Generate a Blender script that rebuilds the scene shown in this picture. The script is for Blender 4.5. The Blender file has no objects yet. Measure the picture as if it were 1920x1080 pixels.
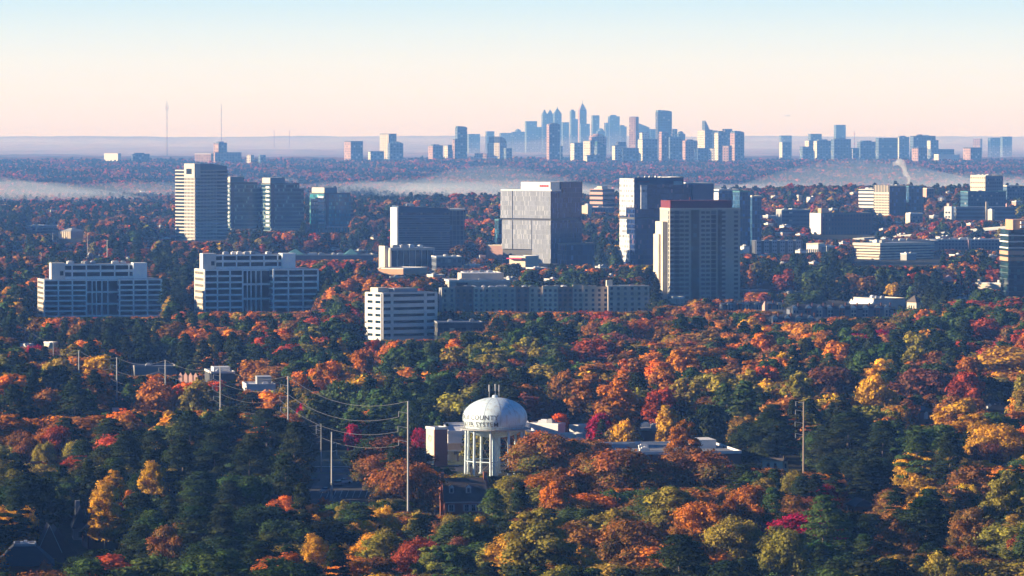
import bpy, bmesh, math, random
import numpy as np
from mathutils import Vector, Matrix
C = bpy.context.scene.collection
rad = math.radians
# ---------------------------------------------------------------- camera
F, HOR, CAMZ = 8640.0, 252.0, 105.0
PITCH = math.atan((540 - HOR) / F)
CP, SP = math.cos(PITCH), math.sin(PITCH)
cam = bpy.data.cameras.new('camera'); cam_ob = bpy.data.objects.new('camera', cam); C.objects.link(cam_ob)
cam_ob.location = (0, 0, CAMZ); cam_ob.rotation_euler = (math.pi / 2 - PITCH, 0, 0)
cam.sensor_width = 36; cam.lens = 36 * F / 1920; cam.clip_start = 5; cam.clip_end = 60000
bpy.context.scene.camera = cam_ob
# ---------------------------------------------------------------- world, sun, exposure
SUN_EL, SUN_TH = rad(15.0), rad(4.0)      # low morning sun from the left, a touch on the camera's side
sdir = Vector((-math.cos(SUN_TH) * math.cos(SUN_EL), -math.sin(SUN_TH) * math.cos(SUN_EL), math.sin(SUN_EL)))
W = bpy.data.worlds.new("World"); bpy.context.scene.world = W; W.use_nodes = True
nt = W.node_tree; bg = nt.nodes['Background']
sky = nt.nodes.new('ShaderNodeTexSky'); sky.sky_type = 'NISHITA'; sky.sun_disc = False
sky.sun_elevation = SUN_EL; sky.sun_rotation = math.atan2(sdir.x, sdir.y); sky.air_density = 1.0; sky.dust_density = 0.6; sky.ozone_density = 2.0
geo = nt.nodes.new('ShaderNodeNewGeometry'); sep = nt.nodes.new('ShaderNodeSeparateXYZ')
nt.links.new(geo.outputs['Incoming'], sep.inputs[0])
neg = nt.nodes.new('ShaderNodeMath'); neg.operation = 'MULTIPLY'; neg.inputs[1].default_value = -1
nt.links.new(sep.outputs[2], neg.inputs[0])
mr = nt.nodes.new('ShaderNodeMapRange'); mr.inputs[1].default_value = -0.002; mr.inputs[2].default_value = 0.036
nt.links.new(neg.outputs[0], mr.inputs[0])
ramp = nt.nodes.new('ShaderNodeValToRGB')
SKYRAMP = [(0.0, (0.92, 0.62, 0.57)), (0.12, (1.00, 0.79, 0.74)), (0.30, (1.02, 0.93, 0.91)), (0.46, (0.98, 0.96, 0.96)), (0.64, (0.85, 0.94, 1.01)), (0.84, (0.66, 0.88, 1.06)), (1.0, (0.55, 0.82, 1.04))]
el = ramp.color_ramp.elements
while len(el) < len(SKYRAMP): el.new(0.5)
for e, (p, c) in zip(el, SKYRAMP): e.position = p; e.color = (*c, 1)
nt.links.new(mr.outputs[0], ramp.inputs[0])
skm = nt.nodes.new('ShaderNodeMix'); skm.data_type = 'RGBA'; skm.blend_type = 'MULTIPLY'; skm.inputs[0].default_value = 1
nt.links.new(sky.outputs[0], skm.inputs[6]); skm.inputs[7].default_value = (0.16, 0.72, 1.50, 1)   # clean cold morning air
hz = nt.nodes.new('ShaderNodeMix'); hz.data_type = 'RGBA'       # the warm layer that lies on the horizon
rs = nt.nodes.new('ShaderNodeVectorMath'); rs.operation = 'SCALE'; rs.inputs['Scale'].default_value = 12.2
nt.links.new(ramp.outputs[0], rs.inputs[0])
mf = nt.nodes.new('ShaderNodeMapRange'); mf.inputs[1].default_value = 0.034; mf.inputs[2].default_value = 0.050
nt.links.new(neg.outputs[0], mf.inputs[0]); nt.links.new(mf.outputs[0], hz.inputs[0])
nt.links.new(rs.outputs[0], hz.inputs[6]); nt.links.new(skm.outputs[2], hz.inputs[7])
nt.links.new(hz.outputs[2], bg.inputs[0]); bg.inputs[1].default_value = 0.034
sl = bpy.data.lights.new('sun', 'SUN'); sl.energy = 5.0; sl.angle = rad(0.5); sl.color = (1.0, 0.80, 0.58)
so = bpy.data.objects.new('sun', sl); C.objects.link(so); so.rotation_euler = sdir.to_track_quat('Z', 'Y').to_euler()
sc = bpy.context.scene
sc.view_settings.view_transform = 'Standard'; sc.view_settings.look = 'None'; sc.view_settings.gamma = 1; sc.view_settings.exposure = 1.25
sc.render.engine = 'CYCLES'; sc.cycles.use_denoising = True; sc.cycles.max_bounces = 5; sc.cycles.diffuse_bounces = 2
sc.cycles.glossy_bounces = 2; sc.cycles.transmission_bounces = 3; sc.cycles.volume_bounces = 2; sc.cycles.caustics_reflective = False
sc.cycles.sample_clamp_indirect = 4

# ---------------------------------------------------------------- projection helpers
def P(px, py, D):
    u = (540 - py) / F; k = D / (CP + u * SP)
    return Vector(((px - 960) / F * k, D, CAMZ + (-SP + u * CP) * k))
def zat(py, D): return P(960, py, D).z
def Dat(py, z):                       # distance at which height z projects to row py
    u = (540 - py) / F; return (z - CAMZ) * (CP + u * SP) / (-SP + u * CP)
def proj(x, y, z):
    dz = z - CAMZ; dep = y * CP - dz * SP; up = y * SP + dz * CP
    return 960 + F * x / dep, 540 - F * up / dep
_gp = [(-1000, 0), (5600, 0), (6300, -6), (7200, -12), (8300, -9), (9500, 0), (11000, 8), (12500, 13), (15000, 10),
       (17000, 2), (20000, 0), (24000, 14), (28000, 40), (33000, 72), (36000, 72)]
def ground(x, y):
    x = np.asarray(x, float); y = np.asarray(y, float)
    z = np.interp(y, [p[0] for p in _gp], [p[1] for p in _gp])
    crest = np.interp(x / np.maximum(y, 1) * F + 960, [0, 320, 650, 900, 1200, 1500, 1900], [1, 3, 9, 13, 14, 22, 21])   # the wooded ridge in front of the foggy valley
    z = z + crest * np.interp(y, [4000, 5500, 5700, 6600], [0, 1, 1, 0])
    a = np.interp(y, [0, 3800, 5200, 9000, 14000, 24000, 34000], [0, 0.6, 2.5, 4, 5, 8, 7])
    n = np.sin(x / 410 + y / 950) + 0.7 * np.sin(x / 190 - y / 700 + 1.3) + 0.5 * np.sin(x / 97 + y / 310 + 4) + 0.5 * np.sin(y / 260 + x / 800)
    return z + a * n * 0.45
def gz(x, y): return float(ground(x, y))

# ---------------------------------------------------------------- materials
def newmat(name):
    m = bpy.data.materials.new(name); m.use_nodes = True; return m, m.node_tree, m.node_tree.nodes['Principled BSDF']
def N(t, typ, **kw):
    n = t.nodes.new(typ)
    for k, v in kw.items(): setattr(n, k, v)
    return n
def mathn(t, op, a, b=None, c=None):
    n = t.nodes.new('ShaderNodeMath'); n.operation = op
    for i, v in enumerate((a, b, c)):
        if v is None: continue
        if isinstance(v, (int, float)): n.inputs[i].default_value = v
        else: t.links.new(v, n.inputs[i])
    return n.outputs[0]
def mixc(t, f, a, b, blend='MIX'):
    n = t.nodes.new('ShaderNodeMix'); n.data_type = 'RGBA'; n.blend_type = blend
    for i, v in ((0, f), (6, a), (7, b)):
        if isinstance(v, (int, float)): n.inputs[i].default_value = v
        elif isinstance(v, tuple): n.inputs[i].default_value = (*v[:3], 1)
        else: t.links.new(v, n.inputs[i])
    return n.outputs[2]
_mc = {}
def plain(name, col, rough=0.75, var=0.18, scale=0.35, metal=0.0, spec=0.4):
    if name in _mc: return _mc[name]
    m, t, b = newmat(name)
    tc = N(t, 'ShaderNodeTexCoord'); nz = N(t, 'ShaderNodeTexNoise'); nz.inputs['Scale'].default_value = scale; nz.inputs['Detail'].default_value = 5
    t.links.new(tc.outputs['Object'], nz.inputs['Vector'])
    f = mathn(t, 'MULTIPLY_ADD', nz.outputs[0], 2 * var, 1 - var)
    v = N(t, 'ShaderNodeVectorMath', operation='SCALE'); v.inputs[0].default_value = col; t.links.new(f, v.inputs['Scale'])
    t.links.new(v.outputs[0], b.inputs['Base Color']); b.inputs['Roughness'].default_value = rough; b.inputs['Metallic'].default_value = metal
    b.inputs['Specular IOR Level'].default_value = spec
    _mc[name] = m; return m
def facade(name, wall, glass, cw=3, ch=3.5, fw=.6, fh=.55, blind_or_glint=(.35, .34, .30), pb=.12, gr=.2, ior=1.4, wr=.7, vj=0.5, spec=.3):
    """window grid in metres from the face-aligned UV map; each cell's glass and blind differ"""
    if name in _mc: return _mc[name]
    m, t, b = newmat(name)
    uv = N(t, 'ShaderNodeUVMap'); uv.uv_map = 'uv'; s = N(t, 'ShaderNodeSeparateXYZ'); t.links.new(uv.outputs[0], s.inputs[0])
    U = mathn(t, 'DIVIDE', s.outputs[0], cw); V = mathn(t, 'DIVIDE', s.outputs[1], ch)
    mu = mathn(t, 'LESS_THAN', mathn(t, 'ABSOLUTE', mathn(t, 'SUBTRACT', mathn(t, 'FRACT', U), .5)), fw / 2)
    mv = mathn(t, 'LESS_THAN', mathn(t, 'ABSOLUTE', mathn(t, 'SUBTRACT', mathn(t, 'FRACT', V), vj)), fh / 2)
    mask = mathn(t, 'MULTIPLY', mu, mv)
    cc = N(t, 'ShaderNodeCombineXYZ'); t.links.new(mathn(t, 'FLOOR', U), cc.inputs[0]); t.links.new(mathn(t, 'FLOOR', V), cc.inputs[1])
    wn = N(t, 'ShaderNodeTexWhiteNoise'); t.links.new(cc.outputs[0], wn.inputs[0])
    g = N(t, 'ShaderNodeVectorMath', operation='SCALE'); g.inputs[0].default_value = glass
    t.links.new(mathn(t, 'MULTIPLY_ADD', wn.outputs[0], 1.2, .4), g.inputs['Scale'])
    gl = mixc(t, mathn(t, 'GREATER_THAN', wn.outputs[0], 1 - pb), g.outputs[0], blind_or_glint)
    nz = N(t, 'ShaderNodeTexNoise'); nz.inputs['Scale'].default_value = .08; nz.inputs['Detail'].default_value = 6; t.links.new(uv.outputs[0], nz.inputs['Vector'])
    w = N(t, 'ShaderNodeVectorMath', operation='SCALE'); w.inputs[0].default_value = wall; t.links.new(mathn(t, 'MULTIPLY_ADD', nz.outputs[0], .5, .75), w.inputs['Scale'])
    t.links.new(mixc(t, mask, w.outputs[0], gl), b.inputs['Base Color'])
    t.links.new(mathn(t, 'MULTIPLY_ADD', mask, gr - wr, wr), b.inputs['Roughness'])
    t.links.new(mathn(t, 'MULTIPLY_ADD', mask, ior - 1.45, 1.45), b.inputs['IOR']); b.inputs['Specular IOR Level'].default_value = spec
    _mc[name] = m; return m
def glassm(name, col, rough=.16, ior=1.5, cw=1.6, ch=4.0, line=.06, linecol=(.02, .03, .04), var=.6):
    return facade(name, linecol, col, cw, ch, 1 - line * 1.3, 1 - line, blind_or_glint=tuple(min(1, c * 3 + .02) for c in col), pb=.08, gr=rough, ior=ior, wr=.4)

M = dict(
 white=plain('white_panel', (.72, .70, .66)), cream=plain('cream_stone', (.62, .54, .42)), beige=plain('beige_precast', (.46, .40, .33)), grey=plain('grey_concrete', (.30, .31, .32)),
 dgrey=plain('dark_grey_metal', (.07, .075, .08)), roofw=plain('pale_roof_membrane', (.50, .52, .56)), roofg=plain('grey_gravel_roof', (.20, .21, .23)),
 brick=plain('red_brick', (.24, .085, .055), scale=2.0, var=.35), shingle=plain('brown_shingle_roof', (.085, .07, .06), scale=1.2, var=.4), slate=plain('dark_slate_roof', (.028, .032, .04), scale=1.0, var=.4),
 maroon=plain('maroon_metal', (.15, .022, .034)), pink=plain('pink_stone', (.50, .30, .25)), redp=plain('red_paint', (.55, .03, .03)), steel=plain('galvanised_steel', (.42, .42, .40), rough=.5, metal=.2),
 teal=plain('teal_roof_metal', (.05, .16, .18)), conc=plain('concrete', (.38, .37, .35)), glassd=plain('dark_window_glass', (.008, .018, .028), rough=.2, var=.3, spec=.22), win=plain('window_glass', (.012, .028, .045), rough=.2, var=.5, spec=.25),
 orange=plain('orange_stone', (.52, .30, .18)), wood=plain('weathered_wood', (.30, .22, .16)), black=plain('black_rubber', (.02, .02, .02)), asphalt=plain('asphalt', (.05, .052, .056), var=.3, scale=.2),
 glow=plain('silver_paint', (.55, .56, .58), rough=.3, metal=.5), darkbrick=plain('dark_brick', (.11, .05, .045), scale=1.2, var=.3), paint=plain('road_paint', (.7, .7, .66)))

# ---------------------------------------------------------------- mesh builder
class MB:
    def __init__(s): s.v = []; s.f = []; s.m = []
    def face(s, pts, mi=0):
        i = len(s.v); s.v += [tuple(p) for p in pts]; s.f.append(tuple(range(i, i + len(pts)))); s.m.append(mi)
    def box(s, x0, y0, z0, x1, y1, z1, mi=0, top=None):
        i = len(s.v); top = mi if top is None else top
        s.v += [(x0, y0, z0), (x1, y0, z0), (x1, y1, z0), (x0, y1, z0), (x0, y0, z1), (x1, y0, z1), (x1, y1, z1), (x0, y1, z1)]
        for q, k in (((0, 1, 5, 4), mi), ((1, 2, 6, 5), mi), ((2, 3, 7, 6), mi), ((3, 0, 4, 7), mi), ((4, 5, 6, 7), top), ((3, 2, 1, 0), mi)):
            s.f.append(tuple(i + j for j in q)); s.m.append(k)
    def prism(s, poly, z0, z1, mi=0, top=None, poly2=None):
        n = len(poly); i = len(s.v); poly2 = poly2 or poly; top = mi if top is None else top
        s.v += [(*p, z0) for p in poly] + [(*p, z1) for p in poly2]
        for k in range(n): s.f.append((i + k, i + (k + 1) % n, i + n + (k + 1) % n, i + n + k)); s.m.append(mi)
        s.f.append(tuple(i + n + k for k in range(n))); s.m.append(top); s.f.append(tuple(i + k for k in reversed(range(n)))); s.m.append(mi)
    def tube(s, a, b, r0, r1=None, n=6, mi=0):
        a, b = Vector(a), Vector(b); r1 = r0 if r1 is None else r1; d = (b - a).normalized()
        u = d.orthogonal().normalized(); w = d.cross(u); i = len(s.v)
        for c, r in ((a, r0), (b, r1)):
            for k in range(n): q = 2 * math.pi * k / n; s.v.append(tuple(c + (u * math.cos(q) + w * math.sin(q)) * r))
        for k in range(n): s.f.append((i + k, i + (k + 1) % n, i + n + (k + 1) % n, i + n + k)); s.m.append(mi)
        s.f.append(tuple(i + n + k for k in range(n))); s.f.append(tuple(i + k for k in reversed(range(n)))); s.m += [mi, mi]
    def lathe(s, prof, n=24, c=(0, 0, 0), mi=0):
        i = len(s.v)
        for r, z in prof:
            for k in range(n): q = 2 * math.pi * k / n; s.v.append((c[0] + r * math.cos(q), c[1] + r * math.sin(q), c[2] + z))
        for j in range(len(prof) - 1):
            for k in range(n): a = i + j * n + k; b = i + j * n + (k + 1) % n; s.f.append((a, b, b + n, a + n)); s.m.append(mi)
    def gable(s, x0, y0, x1, y1, z0, z1, axis='x', over=.4, mi=0, wall=1, hip=0.0):
        if axis == 'x':
            ym = (y0 + y1) / 2; a0, a1 = x0 - over, x1 + over; b0, b1 = y0 - over, y1 + over
            r0, r1 = (a0 + hip, ym, z1), (a1 - hip, ym, z1)
            s.face([(a0, b0, z0), (a1, b0, z0), r1, r0], mi); s.face([(a1, b1, z0), (a0, b1, z0), r0, r1], mi)
            s.face([(a0, b1, z0), (a0, b0, z0), r0], wall if hip == 0 else mi); s.face([(a1, b0, z0), (a1, b1, z0), r1], wall if hip == 0 else mi)
        else:
            xm = (x0 + x1) / 2; a0, a1 = x0 - over, x1 + over; b0, b1 = y0 - over, y1 + over
            r0, r1 = (xm, b0 + hip, z1), (xm, b1 - hip, z1)
            s.face([(a0, b1, z0), (a0, b0, z0), r0, r1], mi); s.face([(a1, b0, z0), (a1, b1, z0), r1, r0], mi)
            s.face([(a0, b0, z0), (a1, b0, z0), r0], wall if hip == 0 else mi); s.face([(a1, b1, z0), (a0, b1, z0), r1], wall if hip == 0 else mi)
        s.face([(a0, b0, z0), (a0, b1, z0), (a1, b1, z0), (a1, b0, z0)], mi)
    def build(s, name, mats, parent=None, smooth=False, loc=None, rz=0):
        me = bpy.data.meshes.new(name); me.from_pydata(s.v, [], s.f)
        if not isinstance(mats, (list, tuple)): mats = [mats]
        for m in mats: me.materials.append(m)
        me.polygons.foreach_set('material_index', s.m)
        if smooth: me.polygons.foreach_set('use_smooth', [True] * len(s.f))
        uvl = me.uv_layers.new(name='uv'); me.update()
        uv = np.zeros((len(me.loops), 2))
        for p in me.polygons:
            n = p.normal
            if abs(n.z) > .8: t = (1, 0); vert = False
            else: l = math.hypot(n.x, n.y) or 1; t = (-n.y / l, n.x / l); vert = True
            for li in p.loop_indices:
                co = me.vertices[me.loops[li].vertex_index].co
                uv[li] = (co.x * t[0] + co.y * t[1], co.z) if vert else (co.x, co.y)
        uvl.data.foreach_set('uv', uv.ravel())
        o = bpy.data.objects.new(name, me); C.objects.link(o); o.parent = parent
        if loc is not None: o.location = loc
        o.rotation_euler.z = rz
        return o
def root(name, label, cat, loc, rz=0, group=None, kind=None):
    o = bpy.data.objects.new(name, None); C.objects.link(o); o.location = loc; o.rotation_euler = (0, 0, rz); o.empty_display_size = 1
    o['label'] = label; o['category'] = cat
    if group: o['group'] = group
    if kind: o['kind'] = kind
    return o
def tag(o, label, cat, group=None, kind=None):
    o['label'] = label; o['category'] = cat
    if group: o['group'] = group
    if kind: o['kind'] = kind
    return o
def struct(o, kind='structure'): o['kind'] = kind; return o
PROT = []        # (x0, ytop, x1, ybottom, D): screen areas that trees nearer than D must leave in view
FOOTM = {}
FOOT = []        # (x, y, c, s, w, d): footprints that trees keep off
def protect(x0, y0, x1, y1, D): PROT.append((x0, y0, x1, y1, D))
class B:
    """a building on the ground at distance D: nearest corner seen at column xc, left face out to xl, front face out to xr"""
    def __init__(s, name, label, xl, xc, xr, ytop, yb, D, a=None, depth=None, cat='building', group=None, prot=True):
        if a is None: a = 12
        s.a = rad(a); s.D = D; p = P(xc, (ytop + yb) / 2, D); s.z0 = gz(p.x, D)
        vx = math.atan((xc - 960) / F)                       # view azimuth, so widths come out right off-axis
        s.w = (xr - xc) / F * D / math.cos(s.a)
        s.d = depth if depth else max(6, (xc - xl) / F * D / max(math.sin(s.a), .05))
        s.root = root(name, label, cat, (p.x, D, s.z0), s.a, group); s.h = zat(ytop, D) - s.z0
        if s.h < 3: print('LOWH', name, label, round(s.h, 1), D)
        if prot: protect(min(xl, xc), ytop, xr, yb, D + s.w * math.sin(s.a) * .95)
        FOOT.append((p.x, D, math.cos(s.a), math.sin(s.a), s.w, s.d))
    def z(s, py): return zat(py, s.D) - s.z0
    def lx(s, px):                                           # local x of a column on the front face
        return (px - 0) / F
    def fx(s, px, xc): return (px - xc) / F * s.D / math.cos(s.a)
    def box(s, name, x0, y0, z0, x1, y1, z1, mat, top=None, parent=None):
        m = MB(); m.box(x0, y0, z0, x1, y1, z1, 0, 1 if top else None)
        return m.build(name, [mat, top] if top else [mat], parent or s.root)
    def body(s, mat, h=None, roof=None, name='body', z0=-3):
        return s.box(name, 0, 0, z0, s.w, s.d, h or s.h, mat, roof or M['roofg'])
    def parapet(s, mat, x0=0, y0=0, x1=None, y1=None, h=None, ht=.9, t=.35, name='parapet'):
        x1 = s.w if x1 is None else x1; y1 = s.d if y1 is None else y1; h = s.h if h is None else h; m = MB(); e = .12
        m.box(x0 - e, y0 - e, h - .3, x1 + e, y0 + t, h + ht); m.box(x0 - e, y1 - t, h - .3, x1 + e, y1 + e, h + ht)
        m.box(x0 - e, y0 + t, h - .3, x0 + t, y1 - t, h + ht); m.box(x1 - t, y0 + t, h - .3, x1 + e, y1 - t, h + ht)
        return m.build(name, mat, s.root)
    def units(s, n, seed=1, x0=None, x1=None, y0=None, y1=None, h=None, sz=(2, 5), mat=None):
        r = random.Random(seed); x0 = .1 * s.w if x0 is None else x0; x1 = .9 * s.w if x1 is None else x1
        y0 = .1 * s.d if y0 is None else y0; y1 = .9 * s.d if y1 is None else y1; h = s.h if h is None else h
        for i in range(n):
            w, d, k = r.uniform(*sz), r.uniform(*sz), r.uniform(.35, .6) * sz[0] + .4; x, y = r.uniform(x0, x1 - w), r.uniform(y0, y1 - d)
            m = MB(); m.box(x, y, h, x + w, y + d, h + k); m.box(x + w * .2, y + d * .2, h + k, x + w * .8, y + d * .8, h + k + .35)
            m.build('rooftop_unit', mat or [M['roofw'], M['grey'], M['white']][i % 3], s.root)
    def mullions(s, z0, z1, n, mat, x0=0, x1=None, t=.25, out=.22):
        x1 = s.w if x1 is None else x1; m = MB()
        for i in range(n + 1): x = x0 + (x1 - x0) * i / n; m.box(x - t / 2, -out, z0, x + t / 2, .05, z1)
        return m.build('mullion', mat, s.root)
def banded(b, x0, y0, x1, y1, z0, z1, n, frac, wall, glass, inset=.4, pf=(), pl=(), pt=.7, roof=None, parent=None, faces='flbr'):
    """n storeys of spandrel slabs with a recessed window band (own part) in each; pf / pl = piers on the front / left face"""
    fh = (z1 - z0) / n; m = MB()
    for k in range(n + 1):
        za = z0 + k * fh - (0 if k else 3); zb = z0 + k * fh + fh * (1 - frac) if k < n else z1 + .8
        m.box(x0, y0, za, x1, y1, zb, 0, 1 if k == n else None)
        if k == n: m.box(x0 + .6, y0 + .6, z1 + .8, x1 - .6, y1 - .6, z1 + .85, 1)
    for p in pf: m.box(x0 + p * (x1 - x0) - pt / 2, y0 - .05, z0 - 3, x0 + p * (x1 - x0) + pt / 2, y0 + .3, z1 + .6)
    for p in pl: m.box(x0 - .05, y0 + p * (y1 - y0) - pt / 2, z0 - 3, x0 + .3, y0 + p * (y1 - y0) + pt / 2, z1 + .6)
    m.build('wall', [wall, roof or M['roofg']], b.root)
    for k in range(n):
        g = MB(); g.box(x0 + inset, y0 + inset, z0 + k * fh + fh * (1 - frac), x1 - inset, y1 - inset, z0 + (k + 1) * fh); g.build('window_band', glass, b.root)
def windows(b, spots, w, h, mat, face='f', proud=.05, limit=100, name='window'):
    """spots = (u, z) along a face; the first hundred are parts of their own"""
    def mk(lst, nm):
        m = MB()
        for u, z in lst:
            if face == 'f': m.box(u - w / 2, -proud, z - h / 2, u + w / 2, .3, z + h / 2)
            else: m.box(-proud, u - w / 2, z - h / 2, .3, u + w / 2, z + h / 2)
        return m.build(nm, mat, b.root)
    if not spots: return
    o0 = mk([(0, 0)], name); u0, z0 = spots[0]
    def put(o, u, z): o.location = (u, 0, z) if face == 'f' else (0, u, z)
    put(o0, u0, z0)
    for u, z in spots[1:limit]:
        o = o0.copy(); C.objects.link(o); o.parent = b.root; put(o, u, z)
    if len(spots) > limit: struct(mk(spots[limit:], 'window_rows'), 'stuff')
# ---------------------------------------------------------------- ground
def make_terrain():
    ys = np.concatenate([np.linspace(-500, 700, 7), np.linspace(760, 5000, 90), np.linspace(5060, 14000, 170), np.linspace(14100, 33800, 150)])
    nx = 181; V = []; 
    for y in ys:
        hw = 260 + max(y, 0) * .27
        xs = np.linspace(-hw, hw, nx); zs = ground(xs, y)
        if y > 13500:                        # far wood reads as a bumpy canopy sheet
            rng = np.random.default_rng(int(y)); zs = zs + rng.uniform(0, 9, nx) * min(1, (y - 13500) / 1500) + 10 * min(1, (y - 13500) / 1500)
        V += [(float(x), float(y), float(z)) for x, z in zip(xs, zs)]
    Fc = [(j * nx + i, j * nx + i + 1, (j + 1) * nx + i + 1, (j + 1) * nx + i) for j in range(len(ys) - 1) for i in range(nx - 1)]
    me = bpy.data.meshes.new('ground'); me.from_pydata(V, [], Fc)
    m, t, b = newmat('woodland_ground')
    tc = N(t, 'ShaderNodeTexCoord'); n1 = N(t, 'ShaderNodeTexNoise'); n1.inputs['Scale'].default_value = .02; n1.inputs['Detail'].default_value = 8
    n2 = N(t, 'ShaderNodeTexNoise'); n2.inputs['Scale'].default_value = .4; n2.inputs['Detail'].default_value = 4
    n3 = N(t, 'ShaderNodeTexNoise'); n3.inputs['Scale'].default_value = .012; n3.inputs['Detail'].default_value = 9
    for n in (n1, n2, n3): t.links.new(tc.outputs['Object'], n.inputs['Vector'])
    cr = N(t, 'ShaderNodeValToRGB'); e = cr.color_ramp.elements; e[0].position = .35; e[0].color = (.022, .034, .016, 1); e[1].position = .65; e[1].color = (.065, .055, .028, 1)
    t.links.new(n1.outputs[0], cr.inputs[0])
    far = N(t, 'ShaderNodeValToRGB'); e = far.color_ramp.elements; e[0].position = .38; e[0].color = (.02, .035, .03, 1); e[1].position = .62; e[1].color = (.20, .06, .045, 1)
    t.links.new(n3.outputs[0], far.inputs[0])
    sp = N(t, 'ShaderNodeSeparateXYZ'); t.links.new(tc.outputs['Object'], sp.inputs[0])
    fm = N(t, 'ShaderNodeMapRange'); fm.inputs[1].default_value = 5200; fm.inputs[2].default_value = 12500; t.links.new(sp.outputs[1], fm.inputs[0])
    c = mixc(t, fm.outputs[0], cr.outputs[0], far.outputs[0]); c = mixc(t, .6, c, n2.outputs[0], 'OVERLAY')
    t.links.new(c, b.inputs['Base Color']); b.inputs['Roughness'].default_value = .95; b.inputs['Specular IOR Level'].default_value = .1
    me.materials.append(m); me.polygons.foreach_set('use_smooth', [True] * len(Fc))
    o = bpy.data.objects.new('ground', me); C.objects.link(o); struct(o)
make_terrain()
def sheet(name, pts, mat, dz=.12, kind='structure', px=True):
    """flat ground marking or paving whose outline is given as photo points lying on the ground"""
    m = MB(); q = []
    for a, b_ in pts:
        if px: D = Dat(b_, 0.0); p = P(a, b_, D); D2 = Dat(b_, gz(p.x, D)); p = P(a, b_, D2)
        else: p = Vector((a, b_, 0))
        q.append((p.x, p.y, gz(p.x, p.y) + dz))
    m.face(q); o = m.build(name, mat)
    if o.data.polygons[0].normal.z < 0: o.data.flip_normals()
    return struct(o, kind)
grass_m = plain('mown_grass', (.05, .07, .03), var=.4, scale=.15)
sheet('lawn', [(560, 905), (600, 846), (760, 840), (900, 850), (860, 900), (700, 905)], grass_m, .10)
sheet('parking_lot', [(585, 985), (578, 925), (598, 889), (730, 892), (830, 912), (810, 985)], M['asphalt'], .14)
sheet('road', [(540, 886), (540, 878), (700, 879.5), (860, 876), (1010, 872), (1010, 880), (860, 884.5), (700, 887.5)], M['asphalt'], .15)
sheet('pavement', [(560, 876.3), (560, 875.2), (700, 876.4), (860, 873.5), (860, 874.6), (700, 877.6)], M['conc'], .26)
for a0 in range(600, 720, 12): sheet('road_marking', [(a0, 934), (a0 + .9, 934), (a0 + 6.2, 921), (a0 + 5.3, 921)], M['paint'], .19)
sheet('road', [(240, 489), (240, 484), (560, 485), (720, 488), (720, 492), (560, 489.5)], M['asphalt'], .3)
sheet('plaza', [(540, 496), (560, 484), (690, 486), (720, 497), (640, 499)], M['asphalt'], .25)
sheet('plaza', [(840, 560), (900, 500), (1160, 505), (1230, 520), (1220, 545), (1050, 540)], M['asphalt'], .25)
sheet('plaza', [(1390, 560), (1400, 600), (1700, 605), (1720, 570), (1560, 560)], M['asphalt'], .25)
sheet('plaza', [(180, 735), (220, 700), (460, 690), (560, 720), (500, 745), (300, 775), (190, 790)], M['asphalt'], .2)
sheet('plaza', [(1060, 872), (1075, 842), (1150, 842), (1150, 872)], M['asphalt'], .16)
# ---------------------------------------------------------------- air
def vol_mat(name, col, dens, aniso=0.0, emis=0):
    m = bpy.data.materials.new(name); m.use_nodes = True; t = m.node_tree; t.nodes.remove(t.nodes['Principled BSDF'])
    v = t.nodes.new('ShaderNodeVolumePrincipled'); v.inputs['Color'].default_value = (*col, 1); v.inputs['Density'].default_value = dens
    v.inputs['Anisotropy'].default_value = aniso; v.inputs['Absorption Color'].default_value = (1, 1, 1, 1)
    t.links.new(v.outputs[0], t.nodes['Material Output'].inputs['Volume']); m.cycles.homogeneous_volume = True if hasattr(m.cycles, 'homogeneous_volume') else None
    return m
h = MB(); h.box(-16000, -700, -40, 16000, 34200, 345); hob = h.build('haze', vol_mat('haze_air', (.15, .38, 1.0), 6.2e-5)); struct(hob, 'stuff')
def fog_sheet(name, label, poly_px, zt, seed, dens, col=(.66, .80, 1.0), zb=-30):
    """a closed body of ground fog: bumpy top that thins to nothing at the rim; poly = (x centre, D centre, half width, half depth)"""
    xc, yc, hw, hd = poly_px; nx, ny = 60, 26; rng = random.Random(seed); ph = [rng.uniform(0, 6) for _ in range(8)]
    V = []; Fc = []
    for lay in (0, 1):
        for j in range(ny):
            for i in range(nx):
                u, v = i / (nx - 1) * 2 - 1, j / (ny - 1) * 2 - 1; x, y = xc + u * hw, yc + v * hd
                e = max(0, 1 - abs(u) ** 6) * max(0, 1 - v * v)
                n = .5 + .22 * math.sin(x / 130 + ph[0] + y / 400) + .16 * math.sin(x / 61 + y / 170 + ph[1]) + .12 * math.sin(x / 290 - y / 210 + ph[2]) + .12 * math.sin(y / 95 + x / 500 + ph[3])
                base = zb
                V.append((x, y, base if lay == 0 else base + .5 + (zt - base) * (e ** .45) * (.10 + 1.05 * max(n, 0))))
    k = nx * ny
    for j in range(ny - 1):
        for i in range(nx - 1):
            a = j * nx + i; Fc.append((a, a + nx, a + nx + 1, a + 1)); Fc.append((k + a, k + a + 1, k + a + nx + 1, k + a + nx))
    for i in range(nx - 1):
        Fc.append((i, i + 1, k + i + 1, k + i)); a = (ny - 1) * nx + i; Fc.append((a + 1, a, k + a, k + a + 1))
    for j in range(ny - 1):
        a = j * nx; Fc.append((a + nx, a, k + a, k + a + nx)); a += nx - 1; Fc.append((a, a + nx, k + a + nx, k + a))
    me = bpy.data.meshes.new(name); me.from_pydata(V, [], Fc); me.materials.append(vol_mat(name + '_air', col, dens))
    o = bpy.data.objects.new(name, me); C.objects.link(o); struct(o, 'stuff'); return o
fog_sheet('valley_fog', '', (0, 7550, 2200, 1150), 33, 3, 8.5e-4)
fog_sheet('valley_fog', '', (-640, 8900, 260, 300), 24, 8, 9e-4)
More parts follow.
